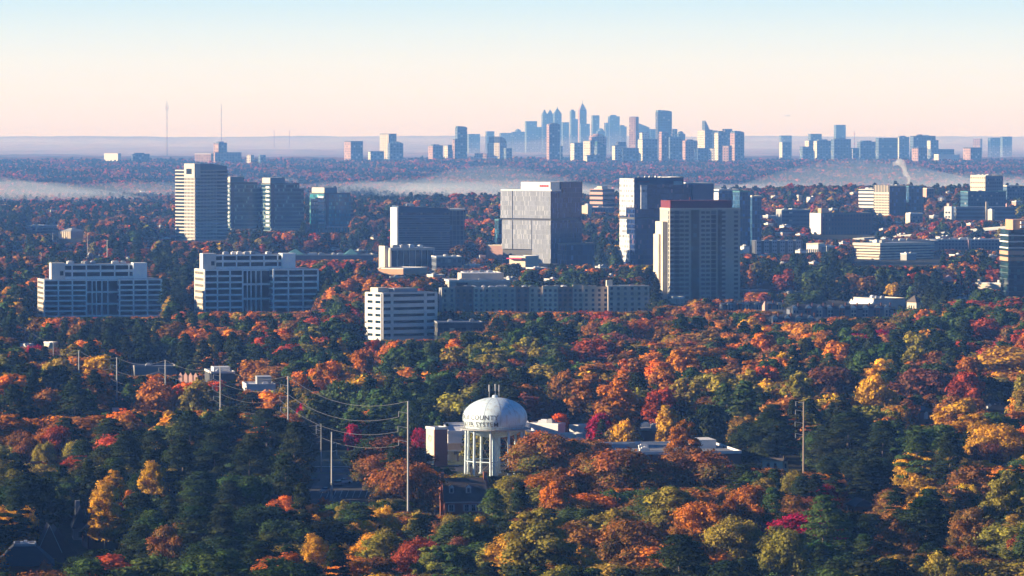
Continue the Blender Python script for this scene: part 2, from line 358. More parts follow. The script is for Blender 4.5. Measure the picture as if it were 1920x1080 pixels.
fog_sheet('valley_fog', '', (620, 7500, 900, 900), 50, 12, 8e-4)
fog_sheet('lowland_mist', '', (0, 25300, 9600, 8750), 165, 21, 7.5e-5, col=(.98, .80, .95))
def steam(label, pts, dens, mat_name):
    """a rising plume: a chain of swelling puffs in one closed skin"""
    mb = bpy.data.metaballs.new('steam'); mb.resolution = 3.0; mb.threshold = .4
    base = Vector(pts[0][:3])
    for x, y, z, r in pts:
        e = mb.elements.new(); e.co = Vector((x, y, z)) - base; e.radius = r
    o = bpy.data.objects.new('steam_meta', mb); C.objects.link(o); bpy.context.view_layer.update()
    dg = bpy.context.evaluated_depsgraph_get(); me = bpy.data.meshes.new_from_object(o.evaluated_get(dg)); me.name = 'steam'
    bpy.data.objects.remove(o); me.materials.clear(); me.materials.append(vol_mat(mat_name, (1, 1, 1), dens))
    q = bpy.data.objects.new('steam_plume', me); C.objects.link(q); q.location = base; tag(q, label, 'steam plume', kind='stuff'); return q
def plume(label, D, spec, dens, nm):
    L = []; rng = random.Random(5)
    for (x0, y0, r0), (x1, y1, r1) in zip(spec, spec[1:]):
        for k in range(4):
            f = k / 4; p = P(x0 + (x1 - x0) * f + rng.uniform(-2, 2), y0 + (y1 - y0) * f, D); L.append((p.x, D + rng.uniform(-4, 4), p.z, (r0 + (r1 - r0) * f) * D / F * rng.uniform(.8, 1.25)))
    steam(label, L, dens, nm)
plume('white steam plume drifting up beside the cream hospital block', 5250, [(1706, 352, 4), (1704, 335, 7), (1696, 318, 9), (1688, 303, 10), (1676, 308, 6)], .09, 'steam_air')
plume('low puff of steam between the hospital and the stepped cream tower', 5150, [(1753, 385, 5), (1762, 376, 10), (1772, 372, 8)], .05, 'steam_air_low')
protect(590, 868, 702, 941, 1305); protect(600, 850, 640, 868, 1480)
CLEAR = [(584, 862, 702, 1010), (700, 852, 838, 900), (600, 845, 760, 862), (838, 850, 880, 900), (990, 800, 1130, 860), (540, 484, 690, 497), (860, 500, 1060, 522)]
# ================================================================ near things
def water_tower():
    D = 1416; p = P(928, 802, D); z0 = gz(p.x, D); r = root('water_tower', 'bulbous white water tower on slim legs lettered with county water system words', 'water tower', (p.x, D, z0))
    protect(864, 720, 992, 803, D); protect(868, 803, 960, 893, D); FOOT.append((p.x - 11, D - 11, 1, 0, 22, 22))
    zb = zat(802, D) - z0
    m, t, b = newmat('weathered_white_tank_paint')
    tc = N(t, 'ShaderNodeTexCoord'); mp = N(t, 'ShaderNodeMapping'); mp.inputs['Scale'].default_value = (.5, .5, .06); t.links.new(tc.outputs['Object'], mp.inputs[0])
    n1 = N(t, 'ShaderNodeTexNoise'); n1.inputs['Scale'].default_value = 2.2; n1.inputs['Detail'].default_value = 8; t.links.new(mp.outputs[0], n1.inputs[0])
    cr = N(t, 'ShaderNodeValToRGB'); e = cr.color_ramp.elements; e[0].position = .30; e[0].color = (.50, .55, .54, 1); e[1].position = .50; e[1].color = (.64, .78, .84, 1); t.links.new(n1.outputs[0], cr.inputs[0])
    n2 = N(t, 'ShaderNodeTexNoise'); n2.inputs['Scale'].default_value = .9; n2.inputs['Detail'].default_value = 9; n2.inputs['Roughness'].default_value = .75; t.links.new(tc.outputs['Object'], n2.inputs[0])
    st = N(t, 'ShaderNodeMapRange'); st.inputs[1].default_value = .60; st.inputs[2].default_value = .68; t.links.new(n2.outputs[0], st.inputs[0])
    sp = N(t, 'ShaderNodeSeparateXYZ'); t.links.new(tc.outputs['Object'], sp.inputs[0]); lo = N(t, 'ShaderNodeMapRange'); lo.inputs[1].default_value = zb + 3.5; lo.inputs[2].default_value = zb; t.links.new(sp.outputs[2], lo.inputs[0])
    t.links.new(mixc(t, mathn(t, 'MULTIPLY', st.outputs[0], mathn(t, 'MULTIPLY_ADD', lo.outputs[0], .5, .3)), cr.outputs[0], (.20, .13, .07)), b.inputs['Base Color']); b.inputs['Roughness'].default_value = .42
    R = 10.0; H = zat(745, D) - z0 - zb
    prof = [(.90, 0), (.955, .12), (.99, .24), (1.0, .34), (.985, .45), (.945, .55), (.88, .65), (.79, .745), (.67, .83), (.53, .90), (.37, .955), (.20, .99), (.06, 1.0), (0.0, 1.0)]
    def rad_at(h):
        for (r0, h0), (r1, h1) in zip(prof, prof[1:]):
            if h0 <= h <= h1: return (r0 + (r1 - r0) * (h - h0) / (h1 - h0)) * R
        return R
    mb = MB(); mb.lathe([(.55 * R * 0, -3.0), (.30 * R, -2.9), (.52 * R, -2.45), (.72 * R, -1.6), (.85 * R, -.7), (.90 * R, 0)] + [(a * R, h * H) for a, h in prof[1:]], 56, (0, 0, zb)); tank = mb.build('tank', m, r, smooth=True)
    # plate seams
    mb = MB()
    for k in range(12):
        q = 2 * math.pi * (k + .35) / 12; pts = [(a * R * 1.002 * math.cos(q), a * R * 1.002 * math.sin(q), zb + h * H + .01) for a, h in prof[1:-1]]
        for a, c in zip(pts, pts[1:]): mb.tube(a, c, .035, n=4)
    mb.build('seam', M['grey'], tank)
    # lettering wrapped round the tank
    for line, zc, end in (('DEKALB COUNTY', zat(779.5, D) - z0, 6), ('WATER SYSTEM', zat(792.5, D) - z0, 6)):
        cu = bpy.data.curves.new('lettering', 'FONT'); cu.body = line; cu.size = 2.05; cu.space_character = 1.13; cu.extrude = .0; cu.offset = .012; cu.resolution_u = 2
        fo = bpy.data.objects.new('lettering', cu); C.objects.link(fo); bpy.context.view_layer.update()
        me = bpy.data.meshes.new_from_object(fo.evaluated_get(bpy.context.evaluated_depsgraph_get())); bpy.data.objects.remove(fo)
        bm = bmesh.new(); bm.from_mesh(me); bmesh.ops.subdivide_edges(bm, edges=[e_ for e_ in bm.edges if e_.calc_length() > .5], cuts=2); bmesh.ops.triangulate(bm, faces=bm.faces); bm.to_mesh(me); bm.free()
        wdt = max(v.co.x for v in me.vertices); hgt = 1.5
        for v in me.vertices:
            z = zc - hgt / 2 + v.co.y; rr = rad_at((z - zb) / H) + .06; an = rad(-90 + end) + (v.co.x - wdt) / R; v.co = (rr * math.cos(an), rr * math.sin(an), z)
        me.materials.clear(); me.materials.append(plain('faded_black_lettering', (.07, .07, .075), var=.6, scale=1.5)); o = bpy.data.objects.new('lettering', me); C.objects.link(o); o.parent = tank
    # balcony
    mb = MB(); n = 56
    for k in range(n):
        a, c = 2 * math.pi * k / n, 2 * math.pi * (k + 1) / n; ri, ro = 8.95, 10.7
        q = [(math.cos(a), math.sin(a)), (math.cos(c), math.sin(c))]
        mb.prism([(q[0][0] * ri, q[0][1] * ri), (q[0][0] * ro, q[0][1] * ro), (q[1][0] * ro, q[1][1] * ro), (q[1][0] * ri, q[1][1] * ri)], zb - .40, zb - .05)
    bal = mb.build('balcony', M['grey'], r); mb = MB()
    for k in range(n):
        a, c = 2 * math.pi * k / n, 2 * math.pi * (k + 1) / n; A = (10.6 * math.cos(a), 10.6 * math.sin(a)); Bq = (10.6 * math.cos(c), 10.6 * math.sin(c))
        for hh in (.55, 1.1): mb.tube((*A, zb + hh), (*Bq, zb + hh), .045, n=4)
        if k % 2 == 0: mb.tube((*A, zb - .05), (*A, zb + 1.1), .04, n=4)
    mb.build('railing', M['steel'], bal)
    # legs
    L = []; nl = 10
    for k in range(nl):
        a = 2 * math.pi * (k + .28) / nl; A = Vector((9.0 * math.cos(a), 9.0 * math.sin(a), zb - .2)); Bq = Vector((9.25 * math.cos(a), 9.25 * math.sin(a), -1)); L.append((A, Bq))
        mb = MB(); mb.tube(Bq, A, .42, .38, 12); mb.lathe([(.75, -.2), (.75, .25), (.45, .5)], 12, (Bq.x, Bq.y, 0)); mb.build('leg', m, r)
    mb = MB()
    for k in range(nl):
        A, Bq = L[k], L[(k + 1) % nl]; f = lambda s_, t_: s_[1].lerp(s_[0], t_)
        mb.tube(f(A, .36), f(Bq, .36), .16, n=6)
    mb.build('strut', m, r); mb = MB()
    for k in range(nl):
        A, Bq = L[k], L[(k + 1) % nl]; f = lambda s_, t_: s_[1].lerp(s_[0], t_)
        mb.tube(f(A, .36), f(Bq, .97), .05, n=4); mb.tube(f(Bq, .36), f(A, .97), .05, n=4); mb.tube(f(A, .03), f(Bq, .36), .05, n=4); mb.tube(f(Bq, .03), f(A, .36), .05, n=4)
    mb.build('brace_rod', M['steel'], r)
    mb = MB(); mb.tube((0, 0, -1), (0, 0, zb - 2.6), 1.0, 1.0, 16); mb.build('riser', m, r)
    mb = MB(); mb.lathe([(.9, H - .1), (.85, H + .55), (.4, H + .75), (0, H + .8)], 14, (0, 0, zb)); mb.build('roof_vent', m, r)
    for dx, h2 in ((-1.75, 3.9), (.1, 4.1), (1.25, 3.9)):
        mb = MB(); mb.tube((dx, -.3, zb + H - .3), (dx, -.3, zb + H + h2), .09, n=6); mb.tube((dx, -.3, zb + H + h2 - 2.1), (dx, -.3, zb + H + h2), .24, n=8); mb.build('antenna', M['steel'], r)
    mb = MB(); q = rad(200); x, y = 10.2 * math.cos(q), 10.2 * math.sin(q)
    mb.tube((x, y, zb), (x, y, zb + 6.6), .07, n=4); mb.tube((x + .5, y + .3, zb), (x + .5, y + .3, zb + 6.6), .07, n=4); mb.tube((x, y, zb + 6.6), (x + 4, y + 1.3, zb + 6.8), .07, n=4)
    for k in range(13): mb.tube((x, y, zb + .5 * k + .3), (x + .5, y + .3, zb + .5 * k + .3), .03, n=4)
    mb.build('ladder', M['steel'], r)
water_tower()

def brick_house():
    b = B('brick_house', 'red brick house with brown roof, two white dormers and end chimneys', 833, 836, 912, 896, 968, 1236, a=8, depth=10.5)
    FOOT.append((b.root.location.x - 6, 1210, 1, 0, 20, 26))
    ez = b.z(941); m = MB(); m.box(0, 0, -1, b.w, b.d, ez); m.build('wall', M['brick'], b.root)
    m = MB(); m.box(-.15, -.28, ez - .35, b.w + .15, -.003, ez - .02); m.build('cornice', M['white'], b.root)
    rz = zat(896, b.D + b.d / 2) - b.z0; m = MB(); m.gable(0, 0, b.w, b.d, ez, rz, 'x', .45, 0, 1); rf = m.build('roof', [M['shingle'], M['brick']], b.root)
    slope = (rz - ez) / (b.d / 2 + .45)
    for fx in (b.fx(848, 836), b.fx(880, 836)):
        y0 = 1.6; zb_ = ez + slope * (y0 + .45) - .1; m = MB(); m.box(fx - .65, y0, zb_, fx + .65, y0 + 2.8, zb_ + 1.6); dm = m.build('dormer', M['white'], rf)
        m = MB(); m.gable(fx - .65, y0, fx + .65, y0 + 3.6, zb_ + 1.6, zb_ + 2.35, 'y', .15, 0, 1); m.build('dormer_roof', [M['shingle'], M['white']], rf)
        m = MB(); m.box(fx - .36, y0 - .05, zb_ + .25, fx + .36, y0 + .1, zb_ + 1.45); m.build('dormer_window', M['win'], rf)
    for cx in (-.9, b.w - .1):
        m = MB(); m.box(cx, b.d / 2 - .7, -1, cx + 1.0, b.d / 2 + .9, rz + 1.5); m.box(cx - .1, b.d / 2 - .8, rz + 1.2, cx + 1.1, b.d / 2 + 1.0, rz + 1.35); m.build('chimney', M['brick'], b.root)
    for px in (846, 875, 888, 903):
        x = b.fx(px, 836)
        for zc in (ez - 1.7, 1.4):
            m = MB(); m.box(x - .85, -.06, zc - .95, x + .85, .1, zc + .95); wn = m.build('window', M['white'], b.root)
            m = MB(); m.box(x - .55, -.09, zc - .85, x + .55, .05, zc + .85); m.build('pane', M['win'], wn)
            m = MB(); m.box(x - .03, -.11, zc - .85, x + .03, .0, zc + .85); m.box(x - .55, -.11, zc - .03, x + .55, .0, zc + .03); m.build('muntin', M['white'], wn)
    m = MB(); x = b.fx(860, 836); m.box(x - .55, -.08, 0, x + .55, .1, 2.1); m.build('door', M['maroon'], b.root)
brick_house()

def hip_house(name, label, xl, xc, xr, ytop, yb, D, a, depth, mat_wall, mat_roof, eave_py, flat=False, hip=4, wins=True, prot=True):
    b = B(name, label, xl, xc, xr, ytop, yb, D, a=a, depth=depth, cat='house', prot=prot); ez = b.z(eave_py)
    m = MB(); m.box(0, 0, -1, b.w, b.d, ez); m.build('wall', mat_wall, b.root)
    rz = zat(ytop, b.D + b.d / 2) - b.z0
    if flat:
        k = min(b.d * .32, b.w * .3); m = MB(); o = .5
        m.prism([(-o, -o), (b.w + o, -o), (b.w + o, b.d + o), (-o, b.d + o)], ez, rz, 0, 1, [(k, k), (b.w - k, k), (b.w - k, b.d - k), (k, b.d - k)]); rf = m.build('roof', [mat_roof, M['roofw']], b.root)
        m = MB(); m.box(k, k, rz, b.w - k, k + .3, rz + .55); m.box(k, b.d - k - .3, rz, b.w - k, b.d - k, rz + .55); m.box(k, k + .3, rz, k + .3, b.d - k - .3, rz + .55); m.box(b.w - k - .3, k + .3, rz, b.w - k, b.d - k - .3, rz + .55); m.build('roof_curb', M['grey'], rf)
        r = random.Random(3)
        for i in range(6):
            x, y = r.uniform(k + 1, b.w - k - 2), r.uniform(k + .6, b.d - k - 1); m = MB(); m.box(x, y, rz + .004, x + r.uniform(.4, 1.1), y + .6, rz + r.uniform(.5, 1.0)); m.build('roof_vent', M['white'], rf)
    else:
        m = MB(); m.gable(0, 0, b.w, b.d, ez, rz, 'x' if b.w >= b.d else 'y', .5, 0, 1, hip); rf = m.build('roof', [mat_roof, mat_wall], b.root)
    if wins:
        n = max(1, int(b.w / 3.5)); windows(b, [((i + .5) * b.w / n, ez - 1.6) for i in range(n)] + [((i + .5) * b.w / n, ez - 4.4) for i in range(n) if ez > 5.4], 1.1, 1.5, M['win'])
        windows(b, [(b.d * .35, ez - 1.6), (b.d * .7, ez - 1.6)], 1.1, 1.5, M['win'], 'l')
    return b, rf, ez, rz
b, rf, ez, rz = hip_house('large_house', 'large dark hip roofed house with a pale flat deck on top, lower left corner', -8, -6, 98, 1022, 1075, 1068, 6, 16, M['brick'], M['slate'], 1062, flat=True)
b, rf, ez, rz = hip_house('gabled_house', 'dark house whose roof ends in a pale trimmed gable, behind the flat deck house', 68, 72, 142, 986, 1045, 1105, 10, 13, M['darkbrick'], M['slate'], 1040, hip=0)
m = MB(); x = b.w * .28; m.box(x - 2.6, -1.2, -1, x + 2.6, 3, ez + .6); g = m.build('gable_wing', M['darkbrick'], b.root); m = MB(); m.gable(x - 2.6, -1.2, x + 2.6, 7, ez + .6, rz + .8, 'y', .35, 0, 1); m.build('gable_roof', [M['slate'], M['darkbrick']], g)
for sx in (-1, 1): m = MB(); m.tube((x + sx * 3.0, -1.62, ez + .55), (x, -1.62, rz + .85), .10, n=4); m.build('bargeboard', M['grey'], g)
b, rf, ez, rz = hip_house('grey_house', 'grey gabled house with pale windows and a chimney, under the golden clump', 134, 138, 164, 947, 1032, 1190, 8, 10, M['grey'], M['slate'], 991, hip=1.5)
m = MB(); m.box(.6, b.d * .4, ez, 1.8, b.d * .4 + 1.2, rz + 1.2); m.build('chimney', M['grey'], b.root)
b, rf, ez, rz = hip_house('brown_house', 'dark brown house behind the golden clump, right of the grey gabled house', 161, 165, 200, 979, 1032, 1165, 14, 10, M['darkbrick'], M['slate'], 1000, hip=0)
b, rf, ez, rz = hip_house('dormered_house', 'dark roofed house with three white gabled dormers in the right wood', 1846, 1850, 1893, 752, 776, 1690, 8, 11, M['darkbrick'], M['slate'], 770, hip=2)
for px in (1857, 1867, 1877):
    x = b.fx(px, 1850); y0 = 1.0; m = MB(); m.box(x - .75, y0, ez - .2, x + .75, y0 + 2.2, ez + 1.7); dm = m.build('dormer', M['white'], rf); m = MB(); m.gable(x - .75, y0, x + .75, y0 + 3, ez + 1.7, ez + 2.7, 'y', .15, 0, 1); m.build('dormer_roof', [M['slate'], M['white']], rf); m = MB(); m.box(x - .35, y0 - .05, ez + .3, x + .35, y0 + .1, ez + 1.4); m.build('dormer_window', M['win'], rf)
b, rf, ez, rz = hip_house('wood_house', 'dark house with one pale arched window nearly hidden in the right wood', 1722, 1725, 1752, 762, 798, 1640, 8, 10, M['darkbrick'], M['slate'], 772, hip=2)
m = MB(); x = b.fx(1737, 1725); m.box(x - .7, -.12, ez - 2.6, x + .7, .1, ez - .5); m.lathe([(.7, 0), (.45, .3), (0, .55)], 10, (x, -.0, ez - .5)); m.build('arched_window', M['white'], b.root)
b, rf, ez, rz = hip_house('cottage', 'small sunlit cottage wall beside the foot of the tall right pole', 1455, 1468, 1478, 858, 880, 1395, 50, 8, M['cream'], M['shingle'], 864, hip=1)
b, rf, ez, rz = hip_house('hidden_house', 'dark roof peeping from the wood left of the golden domed tree', 1600, 1604, 1640, 934, 962, 1230, 10, 9, M['darkbrick'], M['slate'], 950, hip=1)

def school():
    b = B('school_building', 'tall brick school pylon, sunlit on its left side, left of the water tower', 801, 815, 839, 804, 877, 1452, a=28, depth=None)
    b.body(M['brick'], roof=M['roofw']); b.parapet(M['white'], ht=.5)
    lf = M['cream']; m = MB(); m.box(-.12, .3, -1, .2, b.d - .3, b.h - .4); m.build('pylon_face', lf, b.root)
    m = MB(); m.lathe([(1.0, 0), (1.0, .12), (.75, .12), (.75, 0)], 20); o = m.build('round_emblem', M['conc'], b.root); o.rotation_euler = (0, rad(-90), 0); o.location = (-.14, b.d * .5, b.h - 3.2)
    m = MB(); m.box(-.2, 1.5, 0, -.125, b.d - 1.5, 2.6); m.build('glass_door', M['orange'], b.root)
    return b
sb = school()
wing = B('school_hall', 'long white walled hall with flat roof running right from the school pylon', 838, 840, 1003, 806, 866, 1480, a=3, depth=44, prot=False)
protect(838, 806, 868, 872, 1480); protect(985, 800, 1046, 812, 1480)
wing.body(M['white'], roof=M['roofw'], h=wing.z(812)); wing.parapet(M['white'], h=wing.z(812), ht=.7); wing.units(6, 4, h=wing.z(812)); 
m = MB(); m.box(12, 14, wing.z(812), 27, 34, wing.z(798)); m.build('raised_hall', M['white'], wing.root)
m = MB(); z1, z2 = wing.z(842), wing.z(831); m.prism([(-2.5, -6), (16, -6), (16, 0), (-2.5, 0)], z1, z2, 0, 0, [(-1, -1.2), (16, -1.2), (16, 0), (-1, 0)]); m.box(-2.6, -6.12, z1 - .35, 16, -5.9, z1 + .05, 1); m.build('canopy', [M['shingle'], M['white']], wing.root)
for x in (-1.8, 2.6, 7, 11.4, 15): m = MB(); m.box(x, -5.8, -1, x + .7, -5.1, z1 - .3); m.box(x - .9, -5.6, z1 - 1.4, x + 1.6, -5.3, z1 - .3); m.build('canopy_post', M['wood'], wing.root)
windows(wing, [(18 + 4.2 * i, 5.2) for i in range(3)], 1.4, 2.2, M['win']); windows(wing, [(20 + 3 * i, 1.8) for i in range(4)], 1.2, 1.8, M['win'], name='lower_window')
b = B('school_gym', 'sunlit white gym wall behind the water tower tank, left of the flame orange tree', 990, 1046, 1060, 797, 845, 1520, a=62, depth=None, prot=False); protect(992, 797, 1044, 812, 1500)
b.body(M['white'], roof=M['roofw']); b.parapet(M['white'], ht=.5); b.units(2, 3)
b = B('school_annex', 'low white annex stepping down right of the school gym', 1046, 1080, 1092, 816, 850, 1500, a=60, prot=False); protect(1046, 816, 1088, 826, 1490)
b.body(M['white'], roof=M['roofw']); b.parapet(M['white'], ht=.5)
b = B('school_wing', 'white roofed wing with a bright sloping edge left of the crimson tree', 1068, 1104, 1122, 800, 835, 1560, a=60, prot=False); protect(1068, 799, 1108, 812, 1550)
b.body(M['white'], roof=M['roofw']); b.parapet(M['white'], ht=.5)
b = B('classroom_block', 'dark brown low classroom block with pale roof units, between the orange trees', 1191, 1195, 1264, 806, 842, 1535, a=6, depth=26); b.body(M['darkbrick'], roof=M['roofg']); b.parapet(M['grey'], ht=.4); b.units(7, 8, sz=(1.5, 3.4))
b = B('flat_roofed_school', 'long low school block with blue grey flat roof and pale parapet, above the rust oaks', 1150, 1160, 1392, 851, 872, 1385, a=9, depth=44)
b.body(M['darkbrick'], roof=M['roofg']); b.parapet(M['white'], ht=.6); b.units(9, 5, sz=(1.2, 3.2)); protect(1100, 838, 1385, 852, 1385)
m = MB(); m.box(26, 20, b.h, 34, 32, b.h + 2.6); m.build('roof_house', M['white'], b.root); m = MB(); m.box(3, -.3, 0, 6.4, 0.05, 3.6); m.build('sunlit_porch', M['cream'], b.root)
windows(b, [(3 + 3.4 * i, 2.2) for i in range(10)], 2.0, 1.3, M['win'])

# ---------------------------------------------------------------- cars
def make_car(col):
    r = root('parked_car', 'x', 'car', (0, 0, 0)); L, w = 4.5, 1.8
    m = MB(); prof = [(-L / 2, .35), (-L / 2, .85), (-L / 2 + 1.15, .98), (L / 2 - .75, 1.0), (L / 2 - .05, .9), (L / 2, .35)]
    i = len(m.v); n = len(prof); m.v += [(x, -w / 2, z) for x, z in prof] + [(x, w / 2, z) for x, z in prof]
    for k in range(n): m.f.append((i + k, i + n + k, i + n + (k + 1) % n, i + (k + 1) % n)); m.m.append(0)
    m.f.append(tuple(i + k for k in range(n))); m.f.append(tuple(i + n + k for k in reversed(range(n)))); m.m += [0, 0]
    m.build('body', col, r)
    m = MB(); m.prism([(-1.15, -.82), (1.6, -.82), (1.6, .82), (-1.15, .82)], .98, 1.45, 0, 1, [(-.5, -.68), (1.15, -.68), (1.15, .68), (-.5, .68)]); m.build('cabin', [M['win'], col], r)
    for x in (-1.4, 1.4):
        for y in (-.92, .72): m = MB(); m.tube((x, y, .33), (x, y + .2, .33), .33, n=12); m.build('wheel', M['black'], r)
    m = MB(); m.box(-L / 2 - .03, -.75, .62, -L / 2 + .05, -.4, .78); m.box(-L / 2 - .03, .4, .62, -L / 2 + .05, .75, .78); m.build('headlights', M['white'], r)
    return r
carcol = {'white': make_car(plain('white_car_paint', (.75, .76, .78), rough=.2, var=.05)), 'silver': make_car(plain('silver_car_paint', (.35, .38, .42), rough=.22, metal=.6, var=.05)), 'dark': make_car(plain('dark_car_paint', (.03, .035, .045), rough=.2, var=.05)), 'red': make_car(plain('red_car_paint', (.3, .03, .03), rough=.2, var=.05))}
_first = set()
def put_car(kind, px, py, deg, label, group=None, sc=1):
    src = carcol[kind]
    if kind in _first:
        r = src.copy(); C.objects.link(r)
        for ch in src.children: c = ch.copy(); C.objects.link(c); c.parent = r
    else: r = src; _first.add(kind)
    D = Dat(py, 0); p = P(px, py, D); D = Dat(py, gz(p.x, D)); p = P(px, py, D); r.location = (p.x, D, gz(p.x, D) + .15); r.rotation_euler.z = rad(deg); r.scale = (sc,) * 3
    r['label'] = label
    if group: r['group'] = group
    FOOT.append((p.x - 3, D - 3, 1, 0, 6, 6)); return r
put_car('white', 610, 924, 75, 'white car with lit headlights parked just left of the shorter pole in the parking lot')
put_car('silver', 632, 911, 4, 'silver car, the left of two parked side by side in the lot'); put_car('white', 646, 907, 4, 'white car behind the silver car in the parking lot', sc=1.05)
put_car('silver', 806, 880, 30, 'silver car parked below the brick pylon of the school'); put_car('dark', 585, 905, 10, 'dark car at the left edge of the parking lot')
for i, (x, y) in enumerate(((1094, 843), (1101, 847), (1108, 845), (1116, 848), (1124, 851))): put_car('silver' if i % 2 else 'white', x, y, 60, f'{"silver" if i % 2 else "white"} car in the packed row left of the flat school roof', f'{"silver" if i % 2 else "white"} cars in the row left of the flat school roof')
put_car('white', 195, 739, 0, 'white car with bright lights on the road below the left wire pole', sc=1.1); put_car('white', 208, 740, 0, 'second white car on the road below the left wire pole', sc=1.1)
r0 = random.Random(9); gl = 'car too small to tell apart on the far car parks between the office blocks'
for i in range(60):
    zone = r0.choice([(500, 700, 478, 505), (860, 1120, 500, 520), (1400, 1680, 470, 560), (420, 560, 486, 500), (700, 860, 512, 540), (1250, 1420, 566, 590)])
    x, y = r0.uniform(*zone[:2]), r0.uniform(*zone[2:]); k = r0.choice(['white', 'silver', 'silver', 'dark', 'red'])
    put_car(k, x, y, r0.choice([0, 90, 12, 100]), f'{k} ' + gl, f'{k} cars on the far car parks', 1.25)

# ---------------------------------------------------------------- utility poles and wires
def tall_pole(label, px, ytop, h=None, D=None, arms=(), side=1, protect_to=None, r=.24, mat=None):
    h = h or 28; D = D or Dat(ytop, h); p = P(px, ytop, D); z0 = gz(p.x, D); top = p.z - z0
    o = root('utility_pole', label, 'utility pole', (p.x, D, z0), 0); m = MB(); m.tube((0, 0, -1), (0, 0, top), r * 1.3, r * .8, 10); m.build('pole', mat or M['steel'], o); A = []
    for zz, L in arms:
        m = MB(); m.tube((0, 0, top - zz), (side * L, 0, top - zz + .5), .11, .07, 6); am = m.build('arm', M['steel'], o); m = MB(); m.tube((side * L, 0, top - zz + .5), (side * L, 0, top - zz - .9), .09, .09, 6); m.build('insulator', M['grey'], am)
        A.append(Vector((p.x + side * L, D, z0 + top - zz - .9)))
    if protect_to: protect(px - 4, ytop - 2, px + 4, protect_to, D)
    FOOT.append((p.x - 1.5, D - 1.5, 1, 0, 3, 3)); A.append(Vector((p.x, D, z0 + top))); return A
poles = []
AR = [(3.2, 2.4), (7.0, 2.6), (10.6, 2.4)]
PL = [(765, 752, 965, 'tallest grey wire pole, standing left of the water tower', 36), (540, 705, 785, 'grey wire pole above the dark pine wood, left of the crimson tree', 26), (413, 688, 764, 'wire pole between the low white shops and the orange wood', 24), (310, 675, 753, 'wire pole rising out of the large orange tree', 23), (219, 670, 752, 'wire pole beside the road with two white cars', 22), (148, 657, 703, 'wire pole, fifth from the tallest one', 20), (100, 640, 668, 'short thin wire pole near the crimson tree on the left', 16), (47, 613, 656, 'wire pole near the left edge', 16)]
for px, yt, yb, lab, h in PL: poles.append(tall_pole(lab, px, yt, h, arms=AR if h > 18 else AR[:2], side=-1, protect_to=yb, r=.24 if h > 18 else .16))
def wire(a, b, sag, label, group, r=.05):
    pts = []; n = 16; me = MB()
    for k in range(n + 1): f = k / n; q = a.lerp(b, f); q = q.copy(); q.z -= sag * 4 * f * (1 - f); pts.append(q)
    for u, v in zip(pts, pts[1:]): me.tube(u - a, v - a, r, n=4)
    tag(me.build('power_line', plain('dull_wire', (.14, .14, .14), rough=.5), None, loc=a), label, 'cable', group)
spans = ['between the tallest pole and the next one left', 'over the orange wood right of the low shops', 'in front of the low shops', 'over the large orange tree', 'over the road with two white cars', 'over the crimson tree on the left', 'next to the left edge']
for i in range(len(poles) - 1):
    A, Bq = poles[i], poles[i + 1]
    for j in range(min(len(A), len(Bq))):
        jj = (j if j < len(A) - 1 else len(A) - 1); kk = min(j, len(Bq) - 1)
        if j == len(A) - 1: kk = len(Bq) - 1
        wire(A[jj], Bq[kk], 4.6 if i == 0 else 2.6 - .15 * i, f'sagging power line {spans[i]}', f'power lines {spans[i]}', .05 if i == 0 else .04)
A = tall_pole('grey pole rising from the parking lot', 622, 810, 21, arms=[(3.4, 1.3), (5.6, 1.4)], side=1, protect_to=946)
Bp = tall_pole('thin pole at the far side of the lawn left of the parking lot pole', 602, 795, 15, arms=[(.8, 1.5), (2.2, 1.5)], side=-1, protect_to=850, r=.12)
far_end = P(470, 800, 1650)
for q in range(5): wire(Bp[-1] - Vector((0, 0, q * 1.35)), far_end - Vector((0, 0, q * 1.35)), 1.2, 'taut wire running left from the thin pole by the lawn', 'taut wires running left from the thin pole', .03)
A2 = tall_pole('tall bare pole with davit arms rising from the right wood', 1507, 753, 27, arms=[(.4, 2.3), (2.9, 2.4), (6.4, 2.5), (9.8, 2.4)], side=-1, protect_to=888, r=.28, mat=M['wood'])
for px, yt, yb in ((99, 436, 466), (164, 437, 489), (201, 450, 480), (77, 474, 497), (165, 480, 490)):
    tall_pole(f'distant pole above the left white block, {"thick and short" if px == 201 else "tallest of its cluster" if px == 164 else "near the blue glass offices" if px == 99 else "left of the cluster" if px == 77 else "lowest of the cluster"}', px, yt, 26 if px in (164, 201) else 20, protect_to=yb, r=.35 if px == 201 else .2)

